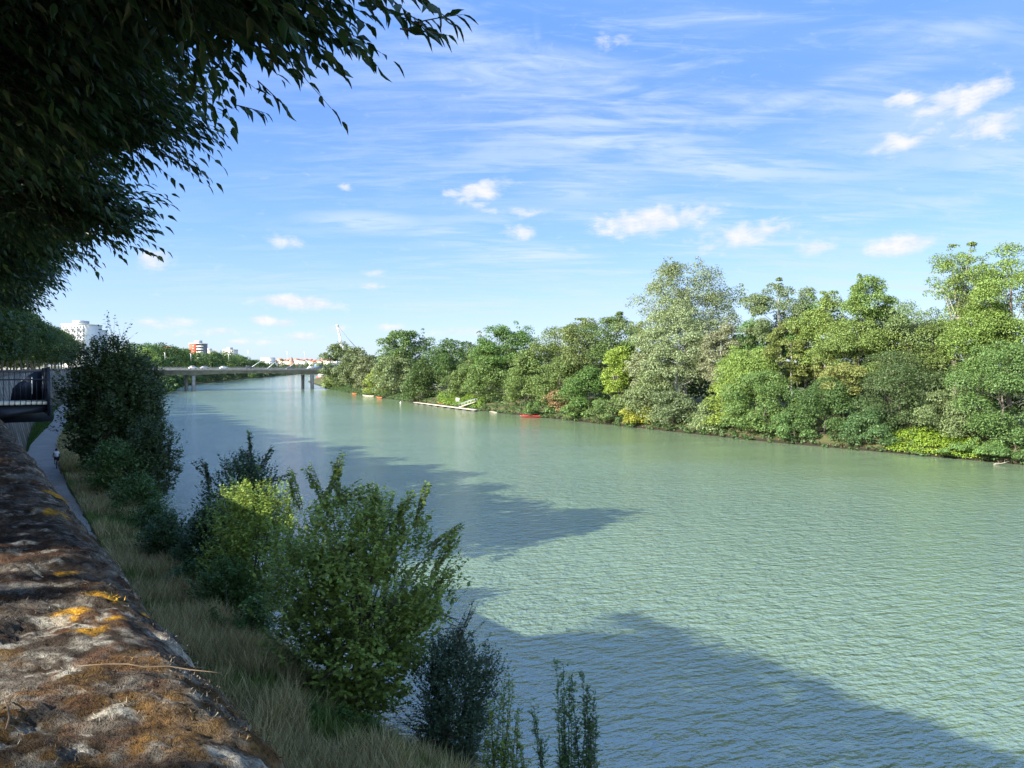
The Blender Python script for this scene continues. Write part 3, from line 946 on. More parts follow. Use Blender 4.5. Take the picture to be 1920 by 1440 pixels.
# ------------------------------------------------------------------ shrubs and trees of the near (left) bank
def shrub(name, px, base_py, top_py, hw, y, color, label, cat='shrub', nshoot=600, per=12, leaf=0.1, kind='bush', sl=0.7, bark=(0.09, 0.07, 0.055), zb=0.25,
          upw=0.7, rough=0.3, stems=5, exr=5, exj=0.08, exs=0.045, exside=False, extra=(), coarse_n=1500, ry=None, lean=(0, 0), aspect=0.6, x0=None, trad=None):
    g = None
    x = (px - 960) / F * y if x0 is None else x0
    g = max(gz(x, y), 0.0)
    H = CAMZ + (HOR - top_py) / F * y - g
    rx = hw / F * y
    ry = ry or rx
    root = empty(name, (x, y, g))
    tag(root, label, cat)
    z0 = zb * H
    c = crown_points(kind, rx * 0.86, ry * 0.86, z0, H * 0.93, nshoot, inner=0.25, rough=rough)
    c[:, :2] += np.array(lean) * (c[:, 2:3] / H)
    axis = np.array([lean[0] * 0.5, lean[1] * 0.5, H * 0.3])
    D = unit(unit(c - axis) * 0.8 + np.array([0, 0, upw]) + rng.normal(size=c.shape) * 0.3)
    ln = sl * (0.6 + 0.8 * rng.random(nshoot))[:len(c)]
    st = c - D * ln[:, None] * 0.6
    ends = [(np.array(e[0]), np.array(e[1])) for e in extra]
    b, A, Nn, L, P = shoots(st, D, ln, per, leaf, 0.12, 0.35)
    parts = [(b, A, Nn, L)]
    tw = MB()
    for e0, e1 in ends:                       # long single shoots, given as pixels at this depth
        p0, p1 = at(e0[0], e0[1], y) - np.array([x, y, g]), at(e1[0], e1[1], y) - np.array([x, y, g])
        Le = np.linalg.norm(p1 - p0)
        for rep in range(exr):
            q0, q1 = p0 + rng.normal(size=3) * (exj + 0.02), p1 + rng.normal(size=3) * np.array([exj, exj, exj * 2.5])
            b2, A2, N2_, L2, P2 = shoots(q0[None], unit(q1 - q0)[None], [Le], int(Le / exs), leaf * 1.05, 0.03, 0.5)
            parts.append((b2, A2, N2_, L2))
            tw.tube(P2[0], np.linspace(0.012, 0.003, P2.shape[1]), 4, False)
            if exside:                        # short side twigs make a plume
                m_ = int(Le / 0.075)
                fr = 0.1 + 0.9 * rng.random(m_)
                bs = q0 + (q1 - q0) * fr[:, None]
                ds = unit(unit(q1 - q0) * 0.75 + rng.normal(size=(m_, 3)) * np.array([0.55, 0.55, 0.15]))
                parts.append(shoots(bs, ds, 0.08 + 0.26 * (1 - fr * 0.75) * rng.random(m_), 7, leaf * 0.9, 0.05, 0.2)[:4])
    b, A, Nn, L = (np.concatenate([p[q] for p in parts]) for q in range(4))
    V, Fq = rhombus(b + A * L[:, None] * 0.5, Nn, A, L, aspect)
    if coarse_n:
        c2 = c[rng.choice(len(c), min(len(c), 80), replace=False)] * np.array([0.75, 0.75, 0.88])
        V2, F2 = clump_leaves(c2, np.full(len(c2), 0.3 * sl + 0.12 * rx), coarse_n, leaf * 1.25)
        V, Fq = np.vstack([V, V2]), np.vstack([Fq, F2 + len(V)])
    V[:, 2] = np.maximum(V[:, 2], 0.03)
    cr = make_mesh('crown', V, [Fq], M_LEAF, root)
    cr.color = (*color, 1)
    trad = trad or 0.012 * H
    for s in range(stems):
        e = c[rng.integers(len(c))]
        p0 = np.array([rng.normal() * 0.08 * stems ** 0.5, rng.normal() * 0.08 * stems ** 0.5, -0.3])
        mid = p0 * 0.45 + e * 0.55 * np.array([0.7, 0.7, 1])
        tw.tube([p0, p0 * 0.75 + mid * 0.25 + rng.normal(size=3) * 0.04, mid, e], [trad, trad * 0.8, trad * 0.55, trad * 0.15], 6, False)
        for r in range(5):
            e2 = c[rng.integers(len(c))]
            tw.tube([mid, (mid + e2) / 2 + np.array([0, 0, 0.1]), e2], [trad * 0.4, trad * 0.25, trad * 0.1], 5, False)
    tw.build('trunk', M_BARK, root, True, color=bark)
    return root


MAP = (0.165, 0.225, 0.05)
shrub('box_elder_tree', 668, 1380, 892, 188, 24.5, MAP, 'large light green box elder in the foreground at the waters edge, lower half shaded', 'tree', nshoot=1900, per=13, leaf=0.155,
      kind='round', zb=0.03, stems=6, coarse_n=9000, rough=0.3,
      extra=[((600, 960), (640, 852)), ((620, 980), (575, 880)), ((590, 960), (690, 915)), ((700, 1010), (698, 912)), ((770, 1000), (803, 908)), ((760, 1010), (742, 950)),
             ((790, 1040), (860, 985)), ((800, 1080), (858, 1010)), ((800, 1120), (845, 1060)), ((560, 960), (548, 885)), ((720, 1000), (770, 930)), ((640, 950), (625, 870))])
shrub('willow_shrub', 850, 1440, 1175, 98, 22.3, (0.042, 0.074, 0.040), 'dark blue-green bush leaning over the water right of the large box elder', nshoot=1500, per=13, leaf=0.08, kind='round',
      zb=-0.02, stems=7, coarse_n=6000, sl=0.6, rough=0.42, extra=[((850, 1230), (890, 1135)), ((840, 1240), (880, 1150)), ((880, 1260), (932, 1225)), ((870, 1300), (925, 1300)), ((860, 1180), (820, 1165))])
shrub('alder_tree', 455, 985, 835, 72, 42, (0.036, 0.07, 0.036), 'dark clumpy tree on the bank behind the yellow-green shrub', 'tree', nshoot=1000, per=12, leaf=0.17, kind='round', zb=0.15, sl=0.9,
      stems=4, coarse_n=4500, rough=0.5, extra=[((470, 880), (468, 812)), ((480, 890), (510, 838)), ((400, 910), (372, 862)), ((390, 930), (385, 868)), ((500, 900), (545, 890))])
shrub('hazel_shrub', 478, 1085, 888, 112, 33, (0.15, 0.21, 0.036), 'bright yellow-green shrub between the dark clumpy tree and the large box elder', nshoot=1500, per=12, leaf=0.13, kind='round', zb=0.1, sl=0.8,
      stems=5, coarse_n=5000)
shrub('laurel_shrub', 392, 1110, 935, 74, 35.5, (0.034, 0.068, 0.026), 'very dark green shrub left of the yellow-green shrub', nshoot=1000, per=12, leaf=0.14, kind='bush', zb=0.02, sl=0.7, stems=4, coarse_n=4000)
shrub('sapling_tree', 312, 1085, 955, 54, 37.5, (0.045, 0.085, 0.03), 'small dark sapling on the grassy slope left of the very dark shrub', 'tree', nshoot=520, per=11, leaf=0.13, kind='round', zb=0.12, sl=0.7, stems=1, coarse_n=1200)
shrub('sapling_tree', 424, 1180, 1040, 62, 30.5, (0.06, 0.115, 0.034), 'small mid green sapling standing in the dry grass before the yellow-green shrub', 'tree', nshoot=560, per=11, leaf=0.12, kind='round', zb=0.12, sl=0.6, stems=1, coarse_n=800)
shrub('elder_shrub', 212, 960, 815, 56, 55, (0.07, 0.125, 0.036), 'upright mid green bush at the foot of the big dark tree beside the path', nshoot=420, per=11, leaf=0.18, kind='column', zb=0.02, sl=1.0, stems=3, coarse_n=1500)
shrub('elder_shrub', 256, 985, 882, 60, 50, (0.065, 0.118, 0.036), 'rounded green bush below the upright one, near the water', nshoot=380, per=11, leaf=0.17, kind='bush', zb=0.0, sl=0.9, stems=3, coarse_n=1300)
shrub('ash_tree', 205, 880, 615, 88, 66, (0.052, 0.080, 0.034), 'big dark tree on the bank beside the cycle path, thin twigs against the sky', 'tree', nshoot=2300, per=12, leaf=0.26, kind='round', zb=0.12, sl=1.3,
      stems=3, coarse_n=14000, rough=0.28, ry=4.2, trad=0.2, exr=4, exj=0.3, exs=0.3, extra=[((210, 640), (205, 592)), ((225, 640), (243, 606)), ((190, 650), (178, 610)), ((215, 640), (222, 598)), ((240, 660), (262, 640))])
shrub('ash_tree', 262, 900, 655, 50, 69, (0.05, 0.076, 0.034), 'dark tree merging with the big one on its river side', 'tree', nshoot=1400, per=12, leaf=0.26, kind='round', zb=0.28, sl=1.2, stems=2, coarse_n=7000, ry=3.5, trad=0.16)
shrub('willow_tree', 280, 940, 775, 52, 58, (0.06, 0.09, 0.042), 'lower dark grey-green tree spreading out over the water', 'tree', nshoot=1200, per=12, leaf=0.2, kind='round', zb=0.12, sl=1.0, stems=3, coarse_n=5000, rough=0.4,
      extra=[((310, 840), (340, 852)), ((300, 870), (338, 880))])
SP = (0.1, 0.175, 0.06)
for (px, py0, hw, yd, colr, lab, ex) in [
    (940, 1300, 40, 18.0, (0.16, 0.22, 0.045), 'yellow-green young poplar shoots at the bottom edge beside the dark bush',
     [((950, 1500), (962, 1288)), ((960, 1480), (975, 1330)), ((930, 1480), (915, 1335)), ((930, 1500), (940, 1300)), ((905, 1500), (912, 1390)), ((985, 1500), (972, 1400))]),
    (1012, 1390, 22, 17.6, SP, 'thin single poplar shoot between the two clusters of young shoots', [((1020, 1520), (1000, 1325)), ((1005, 1520), (1020, 1400))]),
    (1058, 1330, 22, 17.2, SP, 'tallest upright dark poplar shoot at the bottom edge', [((1058, 1520), (1052, 1248)), ((1060, 1500), (1066, 1290)), ((1056, 1500), (1050, 1300))]),
    (1098, 1340, 24, 17.0, (0.07, 0.125, 0.045), 'pair of feathery poplar shoots rightmost at the bottom edge',
     [((1095, 1520), (1084, 1268)), ((1100, 1520), (1098, 1290)), ((1108, 1520), (1112, 1300)), ((1105, 1510), (1115, 1345)), ((1085, 1510), (1080, 1380))])]:
    shrub('poplar_sapling', px, 1500, py0 + 60, hw, yd, colr, lab, 'sapling', nshoot=110, per=10, leaf=0.085, kind='column', zb=0.02, sl=0.35, stems=3, coarse_n=200, extra=ex, upw=1.2, aspect=0.42, exr=2, exj=0.05, exside=True)
shrub('bramble_shrub', 352, 1150, 1050, 50, 33, (0.055, 0.105, 0.032), 'low spreading bramble on the slope between the wall and the small saplings', nshoot=360, per=10, leaf=0.11, zb=0.0, sl=0.6, stems=4, coarse_n=900)
shrub('bramble_shrub', 285, 1030, 935, 42, 44, (0.06, 0.11, 0.035), 'bramble mound on the slope below the rounded green bush', nshoot=360, per=10, leaf=0.13, zb=0.0, sl=0.7, stems=4, coarse_n=900)
shrub('bramble_shrub', 475, 1215, 1115, 44, 28.5, (0.055, 0.11, 0.03), 'low bramble at the foot of the large box elder on the grass side', nshoot=320, per=10, leaf=0.1, zb=0.0, sl=0.5, stems=4, coarse_n=700)
GW = 'low weeds on the near bank'
for (px, py, yd, h, hw) in [(560, 1290, 23.5, 0.9, 40), (600, 1330, 22.5, 0.8, 30), (530, 1270, 24.5, 0.7, 28), (585, 1400, 20.5, 0.6, 16), (350, 1130, 33, 0.8, 26), (460, 1170, 29, 0.8, 22), (330, 1040, 36, 1.5, 30), (300, 980, 43, 1.6, 26), (378, 1120, 32, 1.2, 30), (412, 1150, 30.5, 1.1, 26), (275, 1010, 40, 1.0, 24),
                          (245, 965, 46, 1.2, 22), (330, 1110, 33.5, 1.0, 26), (290, 1050, 37, 0.9, 22), (440, 1210, 27.5, 0.8, 24), (500, 1240, 26, 0.8, 26), (640, 1400, 21, 0.7, 30), (690, 1420, 20.5, 0.8, 26)] + [
        (960 + F * float(PX(q) + fr * (LW(q) - PX(q))) / q, 0, q, hh_, ww_ * 30 / q) for q, fr, hh_, ww_ in zip(22 + 50 * rng.random(26), 0.15 + 0.6 * rng.random(26), 0.6 + 0.8 * rng.random(26), 22 + 22 * rng.random(26))]:
    x = (px - 960) / F * yd
    g = max(0.05, gz(x, yd))
    tp = HOR - (g + h - CAMZ) * F / yd
    shrub('weed', px, 0, tp, hw, yd, (0.055, 0.11, 0.025), 'knee-high leafy green weed in the dry grass of the near bank', 'weed', nshoot=110, per=9, leaf=0.085, sl=0.4, stems=2, coarse_n=200, zb=0.0)['group'] = GW


# ------------------------------------------------------------------ grass on the near bank
def grass(name, n, y0, y1, hmin, hmax, wid, color, label, dens=None, lo=0.0, hi=1.0, thr=None, bias=2.0):
    y = y0 + (y1 - y0) * rng.random(n * 3) ** bias
    f = lo + (hi - lo) * rng.random(n * 3)
    x = PX(y) + 0.05 + f * (LW(y) - PX(y) - 0.3)
    nz = fbm(np.stack([x, y, 0 * x], 1), 0.45, 3, seed=5)
    k = (nz > thr[0]) & (nz < thr[1]) if thr else np.ones(len(x), bool)
    x, y, nz = x[k][:n], y[k][:n], nz[k][:n]
    f = (x - PX(y)) / (LW(y) - PX(y))
    z = np.interp(f, [0, 0.45, 0.93, 1.0], [2.1, 1.75, 0.3, 0.0])
    n = len(x)
    h = (hmin + (hmax - hmin) * rng.random(n)) * (0.6 + 0.8 * fbm(np.stack([x, y, 0 * x], 1), 0.8, 2, seed=9))
    a = rng.random(n) * 2 * PI
    ln = np.stack([np.cos(a), np.sin(a)], 1) * (0.15 + 0.4 * rng.random(n))[:, None] * h[:, None]
    b = rng.random(n) * PI
    wv = np.stack([np.cos(b), np.sin(b), 0 * b], 1) * wid * (1 + np.clip((y - 25) / 25, 0, 2))[:, None]
    P0 = np.stack([x, y, z - 0.05], 1)
    P1 = P0 + np.stack([ln[:, 0] * 0.3, ln[:, 1] * 0.3, h * 0.6], 1)
    P2 = P0 + np.stack([ln[:, 0], ln[:, 1], h], 1)
    V = np.stack([P0 - wv, P0 + wv, P1 + wv * 0.8, P1 - wv * 0.8, P2], 1).reshape(-1, 3)
    i = np.arange(n)[:, None] * 5
    o = make_mesh(name, V, [i + np.array([[0, 1, 2, 3]]), i + np.array([[3, 2, 4]])], M_GRASS)
    o.color = (*color, 1)
    return tag(o, label, 'grass', kind='stuff')


grass('dry_grass', 90000, 15, 105, 0.45, 1.05, 0.010, (0.275, 0.24, 0.14), 'tall dry straw-coloured grass on the slope between path and river', thr=(0.47, 1), hi=0.9)
grass('green_grass', 90000, 15, 150, 0.25, 0.7, 0.011, (0.12, 0.165, 0.055), 'green grass on the slope between path and river', thr=(0.0, 0.55), hi=0.97)
# verge between wall and path
n = 26000
y = 60 + 110 * rng.random(n)
w0, w1 = WX(y) + 2.1, PX(y) - PW(y)
f = rng.random(n)
x = w0 + f * (w1 - w0)
k = (w1 - w0) > 0.15
x, y = x[k], y[k]
n = len(x)
h = 0.25 + 0.9 * rng.random(n) * sstep(y, 85, 110)
a = rng.random(n) * 2 * PI
P0 = np.stack([x, y, np.full(n, 2.05)], 1)
P2 = P0 + np.stack([np.cos(a) * h * 0.4, np.sin(a) * h * 0.4, h], 1)
wv = np.stack([np.cos(a + 1), np.sin(a + 1), 0 * a], 1) * 0.05
o = make_mesh('verge_grass', np.stack([P0 - wv, P0 + wv, P2], 1).reshape(-1, 3), [np.arange(n * 3).reshape(-1, 3)], M_GRASS)
o.color = (0.035, 0.07, 0.02, 1)
tag(o, 'dark green weeds on the strip between the quay wall and the path', 'grass', kind='stuff')


# ------------------------------------------------------------------ quay wall: mossy coping and stained masonry
wall = empty('quay_wall', (0, 0, 0))
tag(wall, 'long stone quay wall with a mossy lichen-spotted coping in the foreground and stained grey face', 'wall')
ys = [0.25]
while ys[-1] < 420:
    ys.append(ys[-1] + max(0.0045, 0.0058 * ys[-1]))
ys = np.array(ys)
sl = (WX(ys + 0.5) - WX(ys - 0.5))
uu = np.stack([sl, np.ones_like(sl)], 1)
uu /= np.linalg.norm(uu, axis=1)[:, None]
nn = np.stack([uu[:, 1], -uu[:, 0]], 1)
E = np.stack([WX(ys), ys], 1)
ncs = 150
qq = np.linspace(0, 1, ncs)
arc = 0.16
# section: flat top t -0.6..0.2, quarter round, then down
tt, zz, nt, nz_ = [], [], [], []
for q in qq:
    s = q * (0.8 + arc * PI / 2 + 0.42)
    if s < 0.8:
        tt.append(-0.622 + s); zz.append(-0.45); nt.append(0); nz_.append(1)
    elif s < 0.8 + arc * PI / 2:
        a = (s - 0.8) / arc
        tt.append(0.178 + arc * math.sin(a)); zz.append(-0.45 - arc * (1 - math.cos(a))); nt.append(math.sin(a)); nz_.append(math.cos(a))
    else:
        tt.append(0.338); zz.append(-0.45 - arc - (s - 0.8 - arc * PI / 2)); nt.append(1); nz_.append(0)
tt, zz, nt, nz_ = map(np.array, (tt, zz, nt, nz_))
t_off = tt - 0.29
Pw = np.zeros((len(ys), ncs, 3))
Pw[..., 0] = E[:, None, 0] + nn[:, None, 0] * t_off
Pw[..., 1] = E[:, None, 1] + nn[:, None, 1] * t_off
Pw[..., 2] = CAMZ + zz
Nw = np.zeros_like(Pw)
Nw[..., 0] = nn[:, None, 0] * nt
Nw[..., 1] = nn[:, None, 1] * nt
Nw[..., 2] = nz_
Q = Pw.reshape(-1, 3)
b0 = fbm(Q, 2.2, 3, seed=1) - 0.5
b1 = fbm(Q * np.array([1, 1, 1.6]), 9, 4, 0.6, seed=2) - 0.5
b2 = fbm(Q, 42, 4, 0.65, seed=3) - 0.5
rid = 1 - np.abs(2 * fbm(Q, 15, 3, 0.55, seed=4) - 1)
fade = np.clip(1.2 - Q[:, 1] / 30, 0.3, 1)
b3 = fbm(Q, 120, 3, 0.6, seed=8) - 0.5
disp = (0.022 * b0 + 0.016 * b1 + 0.018 * b2 + 0.009 * b3 + 0.008 * (rid - 0.7)) * fade
moss_m = sstep(fbm(Q, 5.5, 4, 0.55, seed=21), 0.44, 0.56)
Q2 = Q + Nw.reshape(-1, 3) * (disp + 0.012 * moss_m * fade)[:, None]
# pigments: stone, dark moss, grey and pale lichen, golden moss, orange lichen
n1 = fbm(Q, 15, 5, 0.62, seed=31)
n2 = fbm(Q, 48, 4, 0.6, seed=32)
n3 = fbm(Q, 3.0, 4, 0.55, seed=33)
n4 = fbm(Q, 70, 3, 0.6, seed=34)
colw = np.array([0.10, 0.085, 0.07]) * (0.5 + 1.0 * n4)[:, None]
def over(c, col, m):
    return c * (1 - m[:, None]) + np.asarray(col) * m[:, None]
dk = np.array([0.035, 0.024, 0.017]) * (0.4 + 1.2 * n4)[:, None]
colw = over(colw, dk, sstep(n1, 0.36, 0.50))
rust = np.array([0.13, 0.062, 0.032]) * (0.4 + 1.2 * n4)[:, None]
colw = over(colw, rust, sstep(fbm(Q, 14, 5, 0.62, seed=41), 0.49, 0.6) * 0.5)
near_g = np.exp(-np.clip(Q[:, 1] - 0.6, 0, 9) / 0.75)
gold = np.array([0.17, 0.095, 0.022]) * (0.35 + 1.2 * n4)[:, None]
colw = over(colw, gold, sstep(n3 * 0.6 + n1 * 0.4 + 0.06 * near_g, 0.53, 0.62) * np.clip(0.1 + near_g, 0, 1) * 0.7)
grey = np.array([0.19, 0.178, 0.155]) * (0.55 + 0.9 * n4)[:, None]
colw = over(colw, grey, sstep(fbm(Q, 24, 5, 0.66, seed=51) * 0.55 + n2 * 0.45, 0.545, 0.63) * 0.75)
edge_m = sstep(np.tile(tt, len(ys)), 0.16, 0.3) * sstep(n2, 0.42, 0.58)
colw = over(colw, grey * 0.9, edge_m * 0.6)
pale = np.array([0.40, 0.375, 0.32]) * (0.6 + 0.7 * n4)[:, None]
colw = over(colw, pale, sstep(fbm(Q, 22, 4, 0.6, seed=61), 0.61, 0.68) * sstep(n2, 0.45, 0.55))
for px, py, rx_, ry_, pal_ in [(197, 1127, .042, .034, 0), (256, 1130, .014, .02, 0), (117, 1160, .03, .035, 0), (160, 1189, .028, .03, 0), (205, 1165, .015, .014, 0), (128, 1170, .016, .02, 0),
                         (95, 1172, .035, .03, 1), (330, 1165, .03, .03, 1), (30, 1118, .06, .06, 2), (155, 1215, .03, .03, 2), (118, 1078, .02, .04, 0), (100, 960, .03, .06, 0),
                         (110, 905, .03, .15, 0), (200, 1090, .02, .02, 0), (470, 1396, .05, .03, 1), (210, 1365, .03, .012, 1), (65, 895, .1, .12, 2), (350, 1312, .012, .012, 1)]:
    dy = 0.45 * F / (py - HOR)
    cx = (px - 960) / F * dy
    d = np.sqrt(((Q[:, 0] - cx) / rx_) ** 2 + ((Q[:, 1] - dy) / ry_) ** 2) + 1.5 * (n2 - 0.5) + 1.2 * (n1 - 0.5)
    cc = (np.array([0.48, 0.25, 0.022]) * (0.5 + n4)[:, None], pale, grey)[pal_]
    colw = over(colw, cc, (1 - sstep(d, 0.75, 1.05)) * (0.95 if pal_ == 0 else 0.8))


def coping_mat():
    m, t = new_mat('mossy_stone')
    at_ = t.n('ShaderNodeAttribute', attribute_name='Col').outputs['Color']
    co = t.n('ShaderNodeTexCoord').outputs['Object']
    a = t.noise(co, 130, 4, 0.7)
    b = t.noise(co, 420, 3, 0.7)
    g_ = t.noise(co, 48, 5, 0.7, 0.5)
    f = t.math('ADD', t.math('MULTIPLY', a, 0.35), t.math('ADD', t.math('MULTIPLY', b, 0.25), t.math('MULTIPLY', g_, 0.4)))
    c = t.n('ShaderNodeVectorMath', {0: at_, 'Scale': t.rng(f, 0.38, 0.64, 0.04, 1.95)}, operation='SCALE').outputs[0]
    bp = t.n('ShaderNodeBump', {'Height': f, 'Strength': 1.0, 'Distance': 0.022}).outputs[0]
    out(t, t.n('ShaderNodeBsdfPrincipled', {'Base Color': c, 'Roughness': 0.92, 'Specular IOR Level': 0.15, 'Normal': bp}).outputs[0])
    return m


nr_ = len(ys)
ii = np.arange(nr_ * ncs).reshape(nr_, ncs)
fq = np.stack([ii[:-1, :-1], ii[1:, :-1], ii[1:, 1:], ii[:-1, 1:]], -1).reshape(-1, 4)
make_mesh('coping', Q2, [fq[:, ::-1]], coping_mat(), wall, True, vcol=np.clip(colw, 0.004, 1))
# moss fibres on the near coping
cand = np.where((Q[:, 1] < 4.2) & (moss_m > 0.35) & (np.tile(tt, nr_) < 0.36))[0]
wgt = 1.0 / (0.02 + Q[cand, 1] * 0.006)
pick = cand[rng.integers(0, len(cand), 60000)]
p0 = Q2[pick] + rng.normal(size=(len(pick), 3)) * np.array([0.003, 0.003, 0.0005]) * (1 + Q[pick, 1:2])
d_ = unit(Nw.reshape(-1, 3)[pick] + rng.normal(size=(len(pick), 3)) * 0.75)
hh = (0.002 + 0.005 * rng.random(len(pick)))[:, None]
wv = rand_unit(len(pick)) * 0.0008
mv = np.stack([p0 - wv - d_ * 0.002, p0 + wv - d_ * 0.002, p0 + d_ * hh], 1).reshape(-1, 3)
mc = np.repeat(np.clip(colw[pick] * (0.6 + 0.9 * rng.random((len(pick), 1))), 0.01, 0.5), 3, 0)
mm, t = new_mat('moss_fibre')
out(t, t.n('ShaderNodeBsdfPrincipled', {'Base Color': t.n('ShaderNodeAttribute', attribute_name='Col').outputs['Color'], 'Roughness': 0.9, 'Specular IOR Level': 0.1}).outputs[0])
o = make_mesh('moss', mv, [np.arange(len(mv)).reshape(-1, 3)], mm, wall, vcol=mc)
o['kind'] = 'stuff'


def masonry_mat():
    m, t = new_mat('stained_masonry')
    co = t.n('ShaderNodeTexCoord').outputs['Object']
    v = t.n('ShaderNodeMapping', {'Vector': co, 'Scale': (1, 1, 0.12)}).outputs[0]
    a = t.noise(v, 1.1, 5, 0.6, 0.4)
    b = t.noise(co, 2.2, 5, 0.65)
    c = t.ramp(t.math('ADD', t.math('MULTIPLY', a, 0.7), t.math('MULTIPLY', b, 0.3)),
               [(0.36, (0.05, 0.047, 0.043)), (0.49, (0.12, 0.112, 0.10)), (0.56, (0.2, 0.19, 0.175)), (0.62, (0.55, 0.53, 0.5))])
    bp = t.n('ShaderNodeBump', {'Height': b, 'Strength': 0.6, 'Distance': 0.05}).outputs[0]
    out(t, t.n('ShaderNodeBsdfPrincipled', {'Base Color': c, 'Roughness': 0.9, 'Normal': bp, 'Specular IOR Level': 0.2}).outputs[0])
    return m


ym = np.concatenate([np.arange(-3, 30, 3), np.arange(30, 170, 2.5), np.arange(170, 421, 10)])
sect = [(-0.85, 9.6), (-0.62, 11.0), (0.02, 10.7), (0.03, 10.45), (1.85, 1.75), (-0.3, 1.75)]
Vm = []
for y in ym:
    Ee, u_, n_ = wall_frame(y)
    for to, z in sect:
        Vm.append((Ee[0] + n_[0] * to, Ee[1] + n_[1] * to, z))
k = len(sect)
ii = np.arange(len(ym) * k).reshape(len(ym), k)
fm = np.stack([ii[:-1], np.roll(ii[:-1], -1, 1), np.roll(ii[1:], -1, 1), ii[1:]], -1).reshape(-1, 4)
make_mesh('masonry', Vm, [fm], masonry_mat(), wall)

# twig lying across the coping
tw = MB()
pts = [at(px, py, 0.425 * F / (py - HOR)) for px, py in [(135, 1270), (190, 1266), (235, 1266), (265, 1272), (310, 1270), (350, 1277), (388, 1281), (404, 1283)]]
tw.tube(np.array(pts) + np.array([0, 0, 0.012]), [0.0006, 0.0009, 0.0011, 0.001, 0.001, 0.0009, 0.0007, 0.0004], 6)
tag(tw.build('twig', plain('dry_twig', (0.10, 0.07, 0.045), 0.8, scale=60), None, True), 'thin dry brown twig lying across the mossy coping', 'twig')
tw = MB()
pts = np.array([at(px, py, 0.44 * F / (py - HOR)) for px, py in [(2, 1392), (8, 1372), (6, 1352), (0, 1336)]]) + np.array([0, 0, 0.012])
tw.tube(pts, [0.0012, 0.0013, 0.0012, 0.0008], 6)
tag(tw.build('twig', bpy.data.materials['dry_twig'], None, True), 'pale bent straw at the left edge of the mossy coping', 'twig')
# stick in the dry grass
st = MB()
x = (420 - 960) / F * 29.5
g = gz(x, 29.5)
st.tube([(x, 29.5, g - 0.2), (x + 0.02, 29.5, g + 0.8), (x + 0.01, 29.52, g + 1.75)], [0.025, 0.022, 0.018], 7)
tag(st.build('stake', plain('stake_wood', (0.05, 0.045, 0.04), 0.8), None, True), 'thin upright dark stake standing in the dry grass', 'stake')

# ------------------------------------------------------------------ lookout platform on the wall
M_STEEL = plain('dark_steel', (0.022, 0.028, 0.042), 0.5, 0.6, 0.2, 1.5)
M_BOARD = plain('pale_boards', (0.62, 0.56, 0.46), 0.7, 0, 0.15, 2.0)
Eo, uo, no = wall_frame(38.9)
look = empty('metal_lookout', (Eo[0], Eo[1], 0), math.atan2(no[1], no[0]))
tag(look, 'dark steel lookout platform with barred railing and pale boarded floor, jutting from the quay wall', 'lookout')
MB().box((1.75, 1.6, 9.57), (3.6, 3.0, 0.13)).build('floor', M_BOARD, look)
MB().prism([(0.2, 8.6), (2.2, 8.95), (3.55, 9.2), (3.55, 9.5), (0.2, 9.5)], 0.25, 2.95).build('floor_beam', M_STEEL, look)
b = MB()
for i in range(15):
    b.box((0.1 + i * 0.245, 0.06, 10.35), (0.03, 0.03, 1.75))
b.build('railing', M_STEEL, look)
MB().box((1.78, 0.06, 11.24), (3.6, 0.05, 0.05)).build('handrail', M_STEEL, look)
MB().box((1.78, 0.0, 10.84), (3.6, 0.07, 0.07)).build('handrail', M_STEEL, look)
b = MB()
b.box((3.58, 1.6, 10.2), (0.06, 3.0, 2.5)).box((3.58, 0.06, 10.2), (0.14, 0.14, 2.6)).box((3.58, 3.1, 10.2), (0.14, 0.14, 2.5))
b.build('side_panel', M_STEEL, look)
b = MB()
b.prism([(2.0, 9.64), (3.54, 9.64), (3.54, 11.3), (3.2, 11.25), (2.6, 10.85), (2.1, 10.3)], 3.06, 3.14)
b.build('back_panel', M_STEEL, look)
MB().box((3.02, 3.03, 10.45), (0.06, 0.03, 0.95)).build('painted_slit', plain('white_strip', (0.75, 0.73, 0.66), 0.5, 0, 0.05), look)  # gap in the panel, the daylight through it painted as a white strip
b = MB()
b.prism([(3.2, 9.3), (26.0, 8.5), (26.0, 7.6), (3.2, 8.4)], 1.2, 4.0, 'x')
b.build('walkway', M_STEEL, look)

# ------------------------------------------------------------------ bridge
M_CONC = plain('bridge_concrete', (0.22, 0.21, 0.19), 0.85, 0, 0.3, 0.35)
M_CONC2 = plain('pier_concrete', (0.30, 0.29, 0.27), 0.85, 0, 0.25, 0.6)
M_RAIL = plain('grey_railing_steel', (0.16, 0.17, 0.18), 0.5, 0.5, 0.1)
A0 = np.array([-158.0, 377.0])
bd = np.array([0.79, 0.613])
bd /= np.linalg.norm(bd)
br = empty('road_bridge', (A0[0], A0[1], 0), math.atan2(bd[1], bd[0]))
tag(br, 'low concrete road bridge crossing the river on pairs of slender piers', 'bridge')
xs = np.arange(-90, 231, 2.5)
sp_ = 60.5
dep = 1.55 + 1.0 * np.abs(((xs / sp_ + 0.5) % 1) - 0.5) ** 0 * (1 - np.sin(PI * ((xs / sp_) % 1)) ** 0.7)
sec = lambda d: [(-9.6, 10.35), (9.6, 10.35), (9.6, 9.75), (7.2, 9.55), (6.8, 9.9 - d), (-6.8, 9.9 - d), (-7.2, 9.55), (-9.6, 9.75)]
V = [(x, yv, zv) for x, d in zip(xs, dep) for (yv, zv) in sec(d)]
k = 8
ii = np.arange(len(xs) * k).reshape(len(xs), k)
make_mesh('deck', V, [np.stack([ii[:-1], ii[1:], np.roll(ii[1:], -1, 1), np.roll(ii[:-1], -1, 1)], -1).reshape(-1, 4), ii[:1, ::-1], ii[-1:]], M_CONC, br)
